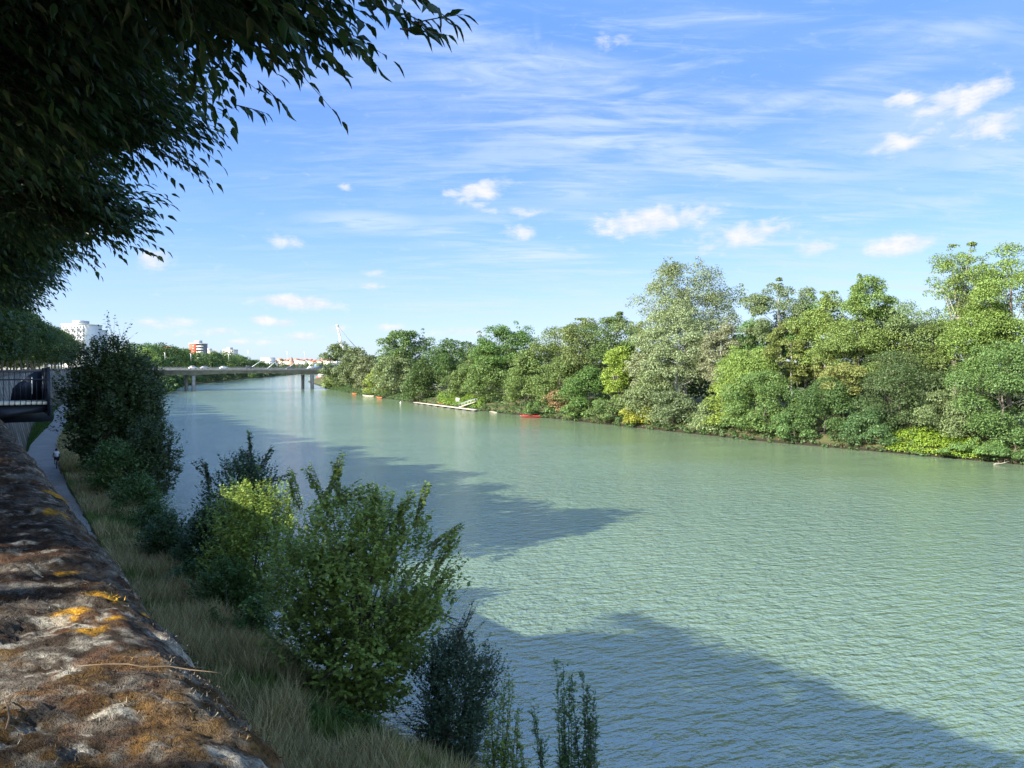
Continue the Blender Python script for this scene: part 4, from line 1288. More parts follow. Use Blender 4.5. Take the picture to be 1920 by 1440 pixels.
for pxs in (-sp_, 0, sp_, 2 * sp_, 3 * sp_):
    for ty in (-6.3, 6.3):
        b = MB()
        b.prism([(pxs - 0.6, -3.5), (pxs + 0.6, -3.5), (pxs + 0.75, 7.3), (pxs - 0.75, 7.3)], ty - 0.8, ty + 0.8)
        b.build('pier', M_CONC2, br)
for ty in (-9.45, 9.45):
    b = MB()
    for x in np.arange(-88, 230, 2.2):
        b.box((x, ty, 10.9), (0.08, 0.08, 1.1))
    for z in (10.65, 10.9, 11.15, 11.42):
        b.box((70, ty, z), (316, 0.08, 0.1))
    b.build('railing', M_RAIL, br)
    MB().box((70, ty * 0.965, 10.43), (316, 0.3, 0.16)).build('kerb', M_CONC2, br)


def on_bridge(px, off):
    """point on the deck at image column px, off metres across the deck axis (+ = far side)"""
    o_ = A0 + off * np.array([-bd[1], bd[0]])
    k_ = (px - 960) / F
    s_ = (k_ * o_[1] - o_[0]) / (bd[0] - k_ * bd[1])
    return o_ + s_ * bd


M_GALV = plain('galvanised_steel', (0.35, 0.36, 0.36), 0.45, 0.5, 0.1)
GB_ = 'street lamps on the bridge'
for px, py in [(309.6, 661), (358.3, 663), (428.8, 663), (465.6, 657), (539, 659), (571.8, 660)]:
    p = on_bridge(px, -9.0)
    H = CAMZ + (HOR - py) / F * p[1] - 10.35
    r = empty('street_lamp', (p[0], p[1], 10.35), math.atan2(bd[1], bd[0]))
    tag(r, 'slender grey street lamp standing on the bridge railing line', 'street lamp', GB_)
    MB().tube([(0, 0, 0), (0, 0, H * 0.5), (0, 0, H - 0.3), (0, 0.4, H - 0.05), (0, 1.5, H)], [0.26, 0.22, 0.17, 0.12, 0.09], 8).build('pole', M_GALV, r)
    MB().box((0, 1.75, H + 0.02), (0.3, 0.8, 0.13)).build('lamp_head', M_GALV, r)
M_PALE = plain('pale_painted_steel', (0.62, 0.64, 0.62), 0.5, 0.1, 0.08)
for (xa, ya, xb, yb_) in [(466, 688, 492, 675), (500, 690, 518.5, 677), (537.5, 691, 555, 678), (575.5, 689, 586, 678)]:
    p = on_bridge(xa, 8.4)
    q2 = on_bridge(xb, 8.4)
    b = MB()
    zt = CAMZ + (HOR - yb_) / F * q2[1]
    b.tube([(0, 0, 0), (q2[0] - p[0], q2[1] - p[1], zt - 10.3)], [0.16, 0.13], 8)
    b.box((0, 0, 0.1), (0.9, 0.9, 0.25))
    tag(b.build('slanted_pole', M_PALE, None, loc=(p[0], p[1], 10.3)), 'pale slanting steel pole rising over the far side of the bridge', 'pole', 'slanting poles over the bridge')

M_GLASS = plain('car_glass', (0.03, 0.04, 0.05), 0.1, 0, 0.05, spec=0.8)
M_TYRE = plain('tyre_rubber', (0.02, 0.02, 0.02), 0.8)


def car(px, off, L, H, W, col, label, name='car', cat='car', vanlike=False):
    p = on_bridge(px, off)
    r = empty(name, (p[0], p[1], 10.37), math.atan2(bd[1], bd[0]))
    tag(r, label, cat)
    mt = plain(name + '_paint', col, 0.3, 0.1, 0.04)
    l, h = L / 2, H
    if vanlike:
        pr_ = [(-l, 0.35), (l, 0.35), (l, 1.0), (l - 0.35, h * 0.55), (l - 0.9, h - 0.05), (l - 1.4, h), (-l + 0.1, h), (-l, h - 0.2)]
        gl = [(l - 0.45, h * 0.56), (l - 0.95, h - 0.2), (-l + 0.6, h - 0.2), (-l + 0.6, h * 0.58)]
    else:
        pr_ = [(-l, 0.32), (l, 0.32), (l, 0.75), (l - 0.7, 0.92), (l - 1.45, h - 0.06), (l - 1.9, h), (-l + 1.1, h), (-l + 0.45, 0.98), (-l, 0.9)]
        gl = [(l - 1.0, 0.96), (l - 1.6, h - 0.12), (-l + 1.15, h - 0.12), (-l + 0.7, 0.98)]
    MB().prism(pr_, -W / 2, W / 2).build('body', mt, r)
    for sgn in (-1, 1):
        MB().prism(gl, sgn * (W / 2 + 0.004), sgn * (W / 2 + 0.02)).build('window', M_GLASS, r)
    for wx in (-l + 0.75, l - 0.8):
        for sgn in (-1, 1):
            MB().tube([(wx, sgn * (W / 2 - 0.2), 0.32), (wx, sgn * (W / 2 + 0.02), 0.32)], 0.32, 12).build('wheel', M_TYRE, r)


car(420, -5, 4.2, 1.5, 1.75, (0.62, 0.72, 0.76), 'pale blue-white car in the middle of the bridge, right of the second lamp')
car(467.5, -5, 3.2, 1.9, 1.8, (0.02, 0.02, 0.025), 'small black van at the foot of the tallest lamp on the bridge', 'van', 'van', True)
car(584.5, -5, 4.3, 1.45, 1.75, (0.8, 0.8, 0.8), 'white car at the right end of the bridge, above the right piers')
car(601, -2, 6.5, 2.6, 2.0, (0.12, 0.2, 0.27), 'dark blue-grey minibus at the right end of the bridge', 'minibus', 'minibus', True)
car(384, -5, 4.2, 1.5, 1.75, (0.35, 0.37, 0.4), 'grey car on the bridge just right of the second lamp')
car(362, -5, 4.0, 1.6, 1.75, (0.7, 0.7, 0.68), 'cream car on the bridge at the foot of the second lamp')
car(545, 2, 4.2, 1.45, 1.75, (0.05, 0.05, 0.06), 'dark car on the bridge beside the third slanting pole')

# ------------------------------------------------------------------ buildings
M_WIN = plain('window_glass', (0.05, 0.06, 0.07), 0.15, 0, 0.1, spec=0.7)
M_TILE = plain('roof_tiles', (0.34, 0.12, 0.07), 0.8, 0, 0.25, 0.5)
M_WHITE = plain('white_render', (0.6, 0.585, 0.55), 0.8, 0, 0.06, 0.2)
M_BRICK = plain('red_brick', (0.42, 0.085, 0.05), 0.85, 0, 0.12, 0.2)
M_CREAM = plain('cream_render', (0.62, 0.54, 0.44), 0.8, 0, 0.1, 0.2)


def block(px0, px1, top, y, depth, label, wallm, floors, bays, rz=0.0, balc=True, roofbox=True, sidemat=None, base=4.0):
    p0, p1 = at(px0, top, y), at(px1, top, y)
    W, H = p1[0] - p0[0], p0[2] - base
    r = empty('apartment_block', ((p0[0] + p1[0]) / 2, y + depth / 2, base), rz)
    tag(r, label, 'building')
    MB().box((0, 0, H / 2), (W, depth, H)).build('wall', wallm, r)
    MB().box((0, 0, H + 0.3), (W + 0.6, depth + 0.6, 0.6)).build('roof', M_WHITE, r)
    if roofbox:
        MB().box((-W * 0.05, 0, H + 1.7), (W * 0.36, depth * 0.5, 2.2)).build('roof_cabin', plain('grey_cladding', (0.4, 0.4, 0.4)), r)
    fh = H / floors
    for f in range(floors):
        z = (f + 0.55) * fh
        if H - z > 22:
            continue
        for b_ in range(bays):
            xw = -W / 2 + (b_ + 0.5) * W / bays
            MB().box((xw, -depth / 2 - 0.02, z), (W / bays * 0.5, 0.06, fh * 0.5)).build('window', M_WIN, r)
            if balc and b_ % 2 == 1:
                MB().box((xw, -depth / 2 - 0.75, z - fh * 0.36), (W / bays * 0.95, 1.4, fh * 0.34)).build('balcony', M_WHITE, r)
    return r, W, H


block(118, 164, 609, 455, 16, 'white apartment block showing between the quay trees and the big dark tree', M_WHITE, 10, 8, R(-6), True, True)
block(159, 178, 619, 470, 14, 'lower white wing to the right of the white apartment block behind the big dark tree', M_WHITE, 9, 4, R(-6))
# red block, red left part and white balconies to the right
p0, p1 = at(355, 645, 800), at(381, 645, 800)
W, H = p1[0] - p0[0], p0[2] - 4
rb = empty('apartment_block', ((p0[0] + p1[0]) / 2, 806, 4))
tag(rb, 'red brick tower block with white balconies above the trees left of centre', 'building')
MB().box((-W * 0.23, 0, H / 2), (W * 0.54, 12, H)).build('wall', M_BRICK, rb)
MB().box((W * 0.27, 0.6, H / 2), (W * 0.46, 10.8, H)).build('side_wall', plain('dark_loggia', (0.16, 0.15, 0.15)), rb)
MB().box((0, 0, H + 0.4), (W + 0.6, 12.8, 0.8)).build('roof', M_WHITE, rb)
MB().box((0, 0, H + 2.3), (W * 0.42, 6, 3.0)).build('roof_cabin', plain('grey_cladding', (0.4, 0.4, 0.4)), rb)
for f in range(6):
    MB().box((W * 0.29, -6.2, H - 2.6 - f * 2.9), (W * 0.46, 1.5, 1.25)).build('balcony', M_WHITE, rb)
    MB().box((-W * 0.2, -6.02, H - 2.0 - f * 2.9), (0.9, 0.06, 1.1)).build('window', M_WHITE, rb)
block(382, 398, 658, 840, 12, 'small cream block right beside the red tower block', M_CREAM, 8, 4, 0, True, True)
block(418, 438, 656, 850, 14, 'cream block with dark balconies above the trees, right of the red tower block', M_CREAM, 8, 5, 0, True, True)
block(489, 511, 671, 1340, 16, 'long low white building on the skyline above the first slanting pole', M_WHITE, 6, 8, 0, False, False)
# houses on the skyline
GH = 'small houses on the far skyline'
for i, px in enumerate(np.concatenate([np.arange(508, 640, 4.4), np.arange(514, 630, 7.7)])):
    y = 1440 + 160 * rng.random()
    pt = at(px, 679 - 4.5 * rng.random(), y)
    Wd, Dp = 8 + 6 * rng.random(), 10
    Hh = pt[2] - 5
    r = empty('house', (pt[0], y, 5), rng.normal() * 0.2)
    tag(r, 'small pale house with a red tiled roof on the hazy skyline', 'house', GH)
    MB().box((0, 0, Hh / 2), (Wd, Dp, Hh)).build('wall', M_CREAM if rng.random() < 0.65 else M_WHITE, r)
    MB().prism([(-Wd / 2 - 0.4, Hh + 0.05), (Wd / 2 + 0.4, Hh + 0.05), (0, Hh + 2.8)], -Dp / 2 - 0.3, Dp / 2 + 0.3).build('roof', M_TILE, r)
pt = at(547, 678, 1430)
r = empty('church', (pt[0], 1430, 5))
tag(r, 'small brick church tower with pointed spire on the skyline', 'church')
Hh = pt[2] - 5
MB().box((0, 0, Hh / 2), (9, 9, Hh)).box((0, 12, Hh * 0.35), (11, 18, Hh * 0.7)).build('wall', plain('church_brick', (0.36, 0.15, 0.1)), r)
MB().lathe([(5.2, Hh), (4.2, Hh + 2), (0.2, Hh + 9)], n=8).build('spire', plain('spire_slate', (0.2, 0.13, 0.11)), r)
pt = at(322, 657, 600)
r = empty('house', (at(318, 657, 600)[0], 600, 5))
tag(r, 'orange tiled house roof just showing above trees left of the red tower block', 'house')
Hh = pt[2] - 5
MB().box((0, 0, Hh / 2), (16, 10, Hh)).build('wall', M_CREAM, r)
MB().prism([(-8.6, Hh + 0.03), (8.6, Hh + 0.03), (0, Hh + 3.2)], -5.4, 5.4).build('roof', M_TILE, r)

# crane behind the far bank
M_CRANE = plain('cream_crane_paint', (0.5, 0.48, 0.4), 0.6, 0, 0.08)
yc = 470.0
cb, ct_ = at(652, 668, yc), at(633, 611, yc)
cr = empty('derrick_crane', (cb[0], yc, 4.2))
tag(cr, 'cream lattice crane jib rising behind the trees at the end of the far bank', 'crane')
b = MB()
o3 = np.array([cb[0], yc, 4.2])
P0, P1 = np.array([cb[0] - o3[0], 0, 1.5]), ct_ - o3
ax = unit(P1 - P0)
s1, s2 = unit(np.cross(ax, np.array([0, 1.0, 0]))), np.array([0, 1.0, 0])
m_ = 22
cor = []
for a_, c_ in ((1, 1), (-1, 1), (-1, -1), (1, -1)):
    f = np.linspace(0, 1, m_ + 1)[:, None]
    wd = 0.22 + 0.42 * np.sin(PI * np.clip(f * 0.85 + 0.12, 0, 1))
    pp = P0 + (P1 - P0) * f + (s1 * a_ + s2 * c_) * wd
    cor.append(pp)
    b.tube(pp, 0.14, 5)
for k in range(m_):
    for c_ in range(4):
        b.tube([cor[c_][k], cor[(c_ + 1) % 4][k + 1]], 0.08, 4)
b.build('jib', M_CRANE, cr)
b = MB()
b.lathe([(0, -0.35), (0.9, -0.35), (0.9, 0.35), (0, 0.35)], tuple(P1 + np.array([0, 0, 0.3])), 12)
b.build('pulley', M_CRANE, cr)
b = MB()
e_ = at(672, 655, yc) - o3
for dz in (0, 0.9):
    b.tube([P1 + np.array([0, 0.4 * dz, 0.3]), P1 * 0.5 + e_ * 0.5 + np.array([0, 0, -0.4]), e_ + np.array([0, 0, -dz])], 0.09, 4)
b.build('cable', plain('steel_cable', (0.12, 0.12, 0.13)), cr)
MB().box((0, 0, 1.2), (4, 3, 2.4)).prism([(6, 0), (10.4, 0), (9.6, e_[2] - 0.4), (8.9, e_[2])], -1, 1).build('cab', M_CRANE, cr)


# ------------------------------------------------------------------ boats, pontoon and small things on the far shore
def shore(px, off):
    y = bank_y(px, off)
    return np.array([(px - 960) / F * y, y])


def bank_dir(y):
    d = np.array([float(RW(y + 2) - RW(y - 2)), 4.0])
    return math.atan2(d[1], d[0])


def kayak(px, off, L, W, rz, mat, label, tilt=0.0, name='kayak', cat='kayak', seat=True):
    p = shore(px, off)
    k = np.linspace(-1, 1, 15)
    w = W / 2 * np.clip(1 - np.abs(k) ** 2.4, 0.02, 1)
    sheer = 0.24 + 0.16 * k ** 2
    ring = np.linspace(0, 2 * PI, 13)[:-1]
    V = np.stack([np.repeat(k[:, None] * L / 2, 12, 1), w[:, None] * np.cos(ring)[None], np.where(np.sin(ring)[None] > 0, sheer[:, None] * (0.75 + 0.25 * np.sin(ring)[None]), sheer[:, None] * 0.75 + 0.3 * np.sin(ring)[None] * np.sqrt(w / W * 2)[:, None])], -1)
    ii = np.arange(15 * 12).reshape(15, 12)
    f = np.stack([ii[:-1], ii[1:], np.roll(ii[1:], -1, 1), np.roll(ii[:-1], -1, 1)], -1).reshape(-1, 4)
    r = empty(name, (p[0], p[1], 0.1 + max(0, off) * 0.3), rz)
    r.rotation_euler[0] = tilt
    tag(r, label, cat)
    make_mesh('hull', V.reshape(-1, 3), [f, ii[:1], ii[-1:, ::-1]], mat, r, True)
    if seat:
        MB().lathe([(0.0, 0.27), (0.2, 0.27), (0.25, 0.33), (0.21, 0.36)], (0, 0, 0), 12).build('cockpit', plain('cockpit_black', (0.03, 0.03, 0.03)), r)
    return r


M_RED = plain('red_plastic', (0.52, 0.045, 0.04), 0.45, 0, 0.1)
M_ORA = plain('orange_plastic', (0.62, 0.13, 0.045), 0.5, 0, 0.1)
M_CRM = plain('cream_gelcoat', (0.66, 0.58, 0.46), 0.5, 0, 0.1)
kayak(995, -1.6, 5.2, 0.95, R(20), M_RED, 'red kayak floating nearest the river of the red boats')
kayak(1000, -0.6, 5.0, 0.9, R(8), M_RED, 'second red kayak lying behind the nearest red one')
kayak(1015, 0.2, 5.0, 0.9, R(35), M_RED, 'red kayak drawn up at the bank end of the red boats', 0.25)
kayak(664, -0.8, 9.0, 1.3, bank_dir(330), M_ORA, 'orange boat moored at the far left end of the shore boats')
kayak(690, -1.4, 13, 1.6, bank_dir(310) + 0.1, M_CRM, 'cream flat boat moored between two orange boats', 0, 'rowing_boat', 'boat', False)
kayak(711, -1.8, 7.5, 1.2, bank_dir(300), M_ORA, 'orange boat moored below the lime green shrub')
# pontoon
pa, pb = shore(779, -2.4), shore(893, -2.6)
d = pb - pa
L = np.linalg.norm(d)
pn = empty('pontoon', (*(pa + d / 2), 0), math.atan2(d[1], d[0]))
tag(pn, 'long narrow pale pontoon floating along the far bank', 'pontoon')
MB().box((0, 0, 0.42), (L, 1.5, 0.16)).build('deck', plain('weathered_planks', (0.40, 0.34, 0.26), 0.8, 0, 0.2, 1.2), pn)
b = MB()
for k in np.linspace(-L / 2 + 1.5, L / 2 - 1.5, 9):
    b.box((k, 0, 0.13), (1.9, 1.1, 0.4))
b.build('float', plain('dark_float', (0.06, 0.06, 0.06)), pn)
ga, gb_ = shore(862, -1.6), shore(893, 1.5)
gr = empty('gangway', (ga[0], ga[1], 0.55), 0)
tag(gr, 'pale sloping gangway with handrails from the pontoon up the bank', 'gangway')
dv = np.array([gb_[0] - ga[0], gb_[1] - ga[1], 1.6])
sv = unit(np.cross(dv, np.array([0, 0, 1.0])))
for nm, off_s, off_z, rad in (('handrail', 0.6, 0.9, 0.05), ('handrail', -0.6, 0.9, 0.05)):
    b = MB()
    b.tube([sv * off_s + [0, 0, off_z], dv + sv * off_s + [0, 0, off_z]], rad, 6)
    for f in np.linspace(0.03, 0.97, 6):
        b.tube([dv * f + sv * off_s, dv * f + sv * off_s + [0, 0, off_z]], 0.04, 5)
    b.build(nm, M_GALV, gr)
b = MB()
V = []
for f in (0, 1):
    for so in (-0.6, 0.6):
        for z in (-0.08, 0.08):
            V.append(dv * f + sv * so + [0, 0, z])
b.add(V, [[[0, 1, 3, 2], [4, 6, 7, 5], [0, 4, 5, 1], [2, 3, 7, 6], [1, 5, 7, 3], [0, 2, 6, 4]]])
b.build('ramp', M_CRM, gr)
kayak(827, 1.2, 6.5, 0.9, bank_dir(225), M_ORA, 'orange kayak lying on the grass behind the pontoon')
# white notice board in the ivy
p = shore(858, 1.4)
r = empty('notice_board', (p[0], p[1], gz(*p)), bank_dir(p[1]) + 0.4)
tag(r, 'small white board on posts in the ivy behind the pontoon', 'notice board')
MB().box((0, 0, 1.5), (1.5, 0.06, 1.0)).build('panel', M_WHITE, r)
for sx in (-0.6, 0.6):
    MB().box((sx, 0.07, 0.9), (0.08, 0.08, 2.1)).build('post', M_GALV, r)
# slatted fence between the dark trees
p = shore(826, 7.5)
r = empty('slatted_fence', (p[0], p[1], gz(*p) + 0.6), 0.1)
tag(r, 'pale grey slatted fence glimpsed in the dark gap between far bank trees', 'fence')
b = MB()
for z in (1.0, 1.7, 2.4, 3.1):
    b.box((0, 0, z), (4.4, 0.06, 0.32))
b.build('slat_panel', plain('grey_slats', (0.22, 0.21, 0.2)), r)
for sx in (-2.1, 0, 2.1):
    MB().box((sx, 0.08, 1.6), (0.12, 0.1, 3.6)).build('post', M_CONC2, r)
# driftwood
p = shore(1150 / 1920 * 1920 - 270, -0.6)
def log(px, off, L, label, rz, r0=0.14, up=0.0):
    p = shore(px, off)
    b = MB()
    b.tube([(-L / 2, 0, 0.06), (-L / 6, 0.1, 0.14), (L / 5, -0.05, 0.16 + up * 0.4), (L / 2, 0.12, 0.12 + up)], [r0, r0 * 0.9, r0 * 0.75, r0 * 0.35], 8)
    b.tube([(L / 6, -0.03, 0.15 + up * 0.3), (L / 4, 0.25, 0.5 + up * 0.5)], [r0 * 0.4, r0 * 0.15], 6)
    o = b.build('driftwood', plain('bleached_wood', (0.22, 0.195, 0.15), 0.85), None, True, (p[0], p[1], 0))
    o.rotation_euler = (0, 0, rz)
    tag(o, label, 'driftwood')
log(925, -0.8, 4.0, 'bleached log floating at the bank right of the pontoon', bank_dir(200), 0.2)
log(1880, -2.6, 1.6, 'pale forked branch sticking out of the water at the right edge', R(-20), 0.05, 0.35)
log(1873, -2.0, 0.8, 'short pale snag in the water beside the forked branch', R(10), 0.04, 0.0)
# buoy
p = np.array([(751 - 960) / F * 245, 245.0])
bu = empty('buoy', (p[0], p[1], 0))
tag(bu, 'small white buoy floating off the dark dense bush', 'buoy')
MB().lathe([(0.02, -0.15), (0.2, -0.05), (0.27, 0.12), (0.2, 0.28), (0.07, 0.36), (0.07, 0.5), (0, 0.52)], n=12).build('float', M_WHITE, bu, True)
MB().lathe([(0.06, 0.5), (0.09, 0.56), (0.05, 0.62), (0, 0.63)], n=10).build('ring', M_RED, bu)
# moored houseboat beyond the bridge
pb_ = at(605, 704, 800)
hb = empty('houseboat', (pb_[0], 800, 0), 0.2)
tag(hb, 'white cabin boat with a red hull moored beyond the right end of the bridge', 'boat')
MB().prism([(-6, 0.0), (5.5, 0.0), (6.6, 1.5), (-6.4, 1.3)], -1.8, 1.8).build('hull', M_RED, hb)
MB().prism([(-4.5, 1.4), (3.2, 1.4), (2.6, 3.8), (-4.5, 3.8)], -1.5, 1.5).build('cabin', M_WHITE, hb)
MB().box((-0.9, -1.52, 2.8), (5.5, 0.05, 0.8)).build('window', M_WIN, hb)

# ------------------------------------------------------------------ cyclist on the path
yc = 71.0
xc = (104 - 960) / F * yc
hd = math.atan2(1.0, -0.62)                        # riding away along the path
bk = empty('bicycle', (xc, yc, 2.13), hd)
tag(bk, 'dark bicycle ridden away along the grey riverside path', 'bicycle')
M_BK = plain('bicycle_black', (0.02, 0.02, 0.025), 0.4, 0.3, 0.1)
for wx in (-0.52, 0.53):
    w = empty('wheel', (wx, 0, 0.34))
    w.parent = bk
    a = np.linspace(0, 2 * PI, 25)
    MB().tube(np.stack([0.325 * np.cos(a), 0 * a, 0.325 * np.sin(a)], 1), 0.022, 6, False).build('tyre', M_TYRE, w)
    b = MB().tube(np.stack([0.3 * np.cos(a), 0 * a, 0.3 * np.sin(a)], 1), 0.009, 5, False)
    for k in range(14):
        b.tube([(0, 0.02 * (-1) ** k, 0), (0.3 * math.cos(k * 0.449), 0, 0.3 * math.sin(k * 0.449))], 0.0025, 3, False)
    b.tube([(0, -0.05, 0), (0, 0.05, 0)], 0.022, 8)
    b.build('rim', M_GALV, w)
b = MB()
bb, seat_t, head_t, head_b, ra, fa = (-0.08, 0, 0.29), (-0.22, 0, 0.82), (0.36, 0, 0.86), (0.40, 0, 0.66), (-0.52, 0, 0.34), (0.53, 0, 0.34)
for p_, q_ in ((bb, seat_t), (bb, head_b), (seat_t, head_t), (head_t, head_b), (head_b, fa)):
    b.tube([p_, q_], 0.018, 7)
for sy in (-0.05, 0.05):
    b.tube([(bb[0], sy * 0.6, bb[2]), (ra[0], sy, ra[2])], 0.011, 6)
    b.tube([(seat_t[0], sy * 0.6, seat_t[2] - 0.06), (ra[0], sy, ra[2])], 0.01, 6)
b.build('frame', plain('bicycle_red_brown', (0.1, 0.03, 0.03), 0.4), bk)
b = MB()
b.tube([(-0.22, 0, 0.82), (-0.235, 0, 0.93)], 0.014, 7)
b.tube([(-0.37, 0, 0.95), (-0.3, 0, 0.96), (-0.18, 0, 0.955), (-0.08, 0, 0.94)], [0.075, 0.085, 0.045, 0.02], 10)
b.build('saddle', M_BK, bk)
b = MB()
b.tube([(0.36, 0, 0.86), (0.34, 0, 1.0)], 0.014, 7)
b.tube([(0.26, -0.31, 1.02), (0.33, -0.2, 1.03), (0.35, 0, 1.0), (0.33, 0.2, 1.03), (0.26, 0.31, 1.02)], 0.013, 7)
b.build('handlebar', M_BK, bk)
b = MB()
b.tube([(-0.08, -0.09, 0.29), (0.03, -0.11, 0.16)], 0.012, 6)
b.tube([(-0.08, 0.09, 0.29), (-0.19, 0.11, 0.42)], 0.012, 6)
b.box((0.03, -0.16, 0.155), (0.09, 0.1, 0.025)).box((-0.19, 0.16, 0.425), (0.09, 0.1, 0.025))
b.tube([(-0.08, -0.09, 0.29), (-0.08, 0.09, 0.29)], 0.03, 8)
b.build('crank', M_BK, bk)


def skinned(name, verts, edges, radii, mat, parent, root=0, sub=2):
    me = bpy.data.meshes.new(name)
    me.from_pydata([tuple(v) for v in verts], edges, [])
    o = bpy.data.objects.new(name, me)
    COL.objects.link(o)
    if parent:
        o.parent = parent
    sk = o.modifiers.new('skin', 'SKIN')
    sk.use_smooth_shade = True
    for i_, sv_ in enumerate(me.skin_vertices[0].data):
        rr = radii[i_]
        sv_.radius = (rr, rr) if not isinstance(rr, tuple) else rr
        sv_.use_root = (i_ == root)
    o.modifiers.new('sub', 'SUBSURF').render_levels = sub
    o.modifiers['sub'].levels = sub
    me.materials.append(mat)
    return o


pe = empty('person', (xc, yc, 2.13), hd)
tag(pe, 'cyclist in a white t-shirt and dark shorts seen from behind on the path', 'person')
M_SKIN = plain('skin', (0.42, 0.24, 0.17), 0.6, 0, 0.05)
# joints (x forward, y left, z up)
bv = [(-0.27, 0, 1.02), (-0.20, 0, 1.15), (-0.08, 0, 1.33), (0.02, 0, 1.47), (0.06, 0, 1.55), (0.1, 0, 1.62), (0.13, 0, 1.72)]
be = [(0, 1), (1, 2), (2, 3), (3, 4), (4, 5), (5, 6)]
brd = [0.15, 0.14, 0.16, 0.12, 0.055, 0.085, 0.09]
for sy in (-1, 1):
    i0 = len(bv)
    bv += [(0.0, sy * 0.19, 1.45), (0.1, sy * 0.26, 1.22), (0.24, sy * 0.28, 1.07), (0.27, sy * 0.285, 1.055), (0.31, sy * 0.285, 1.05)]
    be += [(3, i0), (i0, i0 + 1), (i0 + 1, i0 + 2), (i0 + 2, i0 + 3), (i0 + 3, i0 + 4)]
    brd += [0.075, 0.05, 0.036, 0.03, 0.035]
    j0 = len(bv)
    knee = (0.17, sy * 0.13, 0.70) if sy < 0 else (0.2, sy * 0.13, 0.88)
    ank = (-0.03, -0.145, 0.24) if sy < 0 else (-0.24, 0.145, 0.50)
    bv += [(-0.22, sy * 0.1, 0.97), knee, ((knee[0] + ank[0]) / 2 - 0.03, sy * 0.14, (knee[2] + ank[2]) / 2 + 0.05), ank]
    be += [(0, j0), (j0, j0 + 1), (j0 + 1, j0 + 2), (j0 + 2, j0 + 3)]
    brd += [0.1, 0.065, 0.058, 0.04]
body = skinned('body', bv, be, brd, M_SKIN, pe)
fg = MB()
for sy in (-1, 1):
    for k, (ln, dy) in enumerate([(0.075, -0.03), (0.085, -0.01), (0.08, 0.01), (0.065, 0.03)]):
        y0 = sy * 0.285 + dy
        fg.tube([(0.31, y0, 1.065), (0.31 + 0.4 * ln, y0, 1.06), (0.31 + 0.45 * ln, y0, 1.06 - 0.4 * ln), (0.31 + 0.1 * ln, y0, 1.06 - 0.65 * ln)], [0.009, 0.009, 0.008, 0.007], 6)
    fg.tube([(0.27, sy * 0.25, 1.06), (0.30, sy * 0.235, 1.04), (0.31, sy * 0.24, 1.0)], [0.011, 0.01, 0.008], 6)
fg.build('fingers', M_SKIN, pe, True)
sv2 = [(-0.275, 0, 1.03), (-0.21, 0, 1.16), (-0.09, 0, 1.34), (0.0, 0, 1.47), (0.04, 0, 1.52)]
se = [(0, 1), (1, 2), (2, 3), (3, 4)]
sr = [(0.17, 0.17), (0.16, 0.165), (0.175, 0.185), (0.14, 0.14), (0.08, 0.08)]
for sy in (-1, 1):
    i0 = len(sv2)
    sv2 += [(0.0, sy * 0.19, 1.45), (0.06, sy * 0.235, 1.31)]
    se += [(3, i0), (i0, i0 + 1)]
    sr += [(0.09, 0.09), (0.075, 0.075)]
skinned('shirt', sv2, se, sr, plain('white_cotton', (0.8, 0.8, 0.84), 0.8, 0, 0.06), pe)
tv, te, trr = [(-0.285, 0, 1.0)], [], [0.165]
for sy in (-1, 1):
    i0 = len(tv)
    knee = (0.14, sy * 0.13, 0.73) if sy < 0 else (0.17, sy * 0.13, 0.895)
    tv += [(-0.22, sy * 0.105, 0.97), knee, (knee[0] + 0.02, knee[1], knee[2] - 0.05)]
    te += [(0, i0), (i0, i0 + 1), (i0 + 1, i0 + 2)]
    trr += [0.118, 0.088, 0.085]
skinned('shorts', tv, te, trr, plain('dark_cloth', (0.02, 0.022, 0.03), 0.8), pe)
hm = MB()
hm.lathe([(0.0, 0.115), (0.05, 0.108), (0.09, 0.07), (0.105, 0.01), (0.1, -0.05), (0.08, -0.09)], (0.105, 0, 1.725), 14)
hm.build('hair', plain('dark_hair', (0.015, 0.012, 0.01), 0.6), pe, True)
for sy, ank in ((-1, (-0.03, -0.145, 0.24)), (1, (-0.24, 0.145, 0.50))):
    b = MB()
    b.tube([(ank[0] - 0.06, ank[1], ank[2] - 0.04), (ank[0] + 0.02, ank[1], ank[2] - 0.035), (ank[0] + 0.12, ank[1], ank[2] - 0.05), (ank[0] + 0.17, ank[1], ank[2] - 0.06)], [0.038, 0.045, 0.04, 0.025], 8)
    b.build('shoe', M_BK, pe, True)
    b = MB()
face = MB()
face.tube([(0.2, 0, 1.735), (0.232, 0, 1.71), (0.215, 0, 1.70)], [0.012, 0.016, 0.01], 6)
for sy in (-1, 1):
    face.tube([(0.12, sy * 0.085, 1.745), (0.11, sy * 0.102, 1.72), (0.12, sy * 0.088, 1.69)], [0.008, 0.014, 0.008], 6)
face.build('face_features', M_SKIN, pe, True)


# ------------------------------------------------------------------ sky
W_ = bpy.data.worlds.new('World')
S.world = W_
W_.use_nodes = True
t = NT(W_.node_tree)
sky = t.n('ShaderNodeTexSky', sky_type='NISHITA', sun_disc=False, sun_elevation=R(SUN_EL), sun_rotation=math.atan2(SUN_TO[0], SUN_TO[1]) % (2 * PI),
          altitude=140.0, air_density=1.0, dust_density=0.6, ozone_density=1.6)
dirv = t.n('ShaderNodeTexCoord').outputs['Generated']
sx = t.n('ShaderNodeSeparateXYZ', {0: dirv})
az = t.math('MULTIPLY', t.math('ARCTAN2', sx.outputs[0], sx.outputs[1]), 180 / PI)
el = t.math('MULTIPLY', t.math('ARCSINE', sx.outputs[2]), 180 / PI)
ae = t.n('ShaderNodeCombineXYZ', {0: az, 1: el, 2: 0.0}).outputs[0]


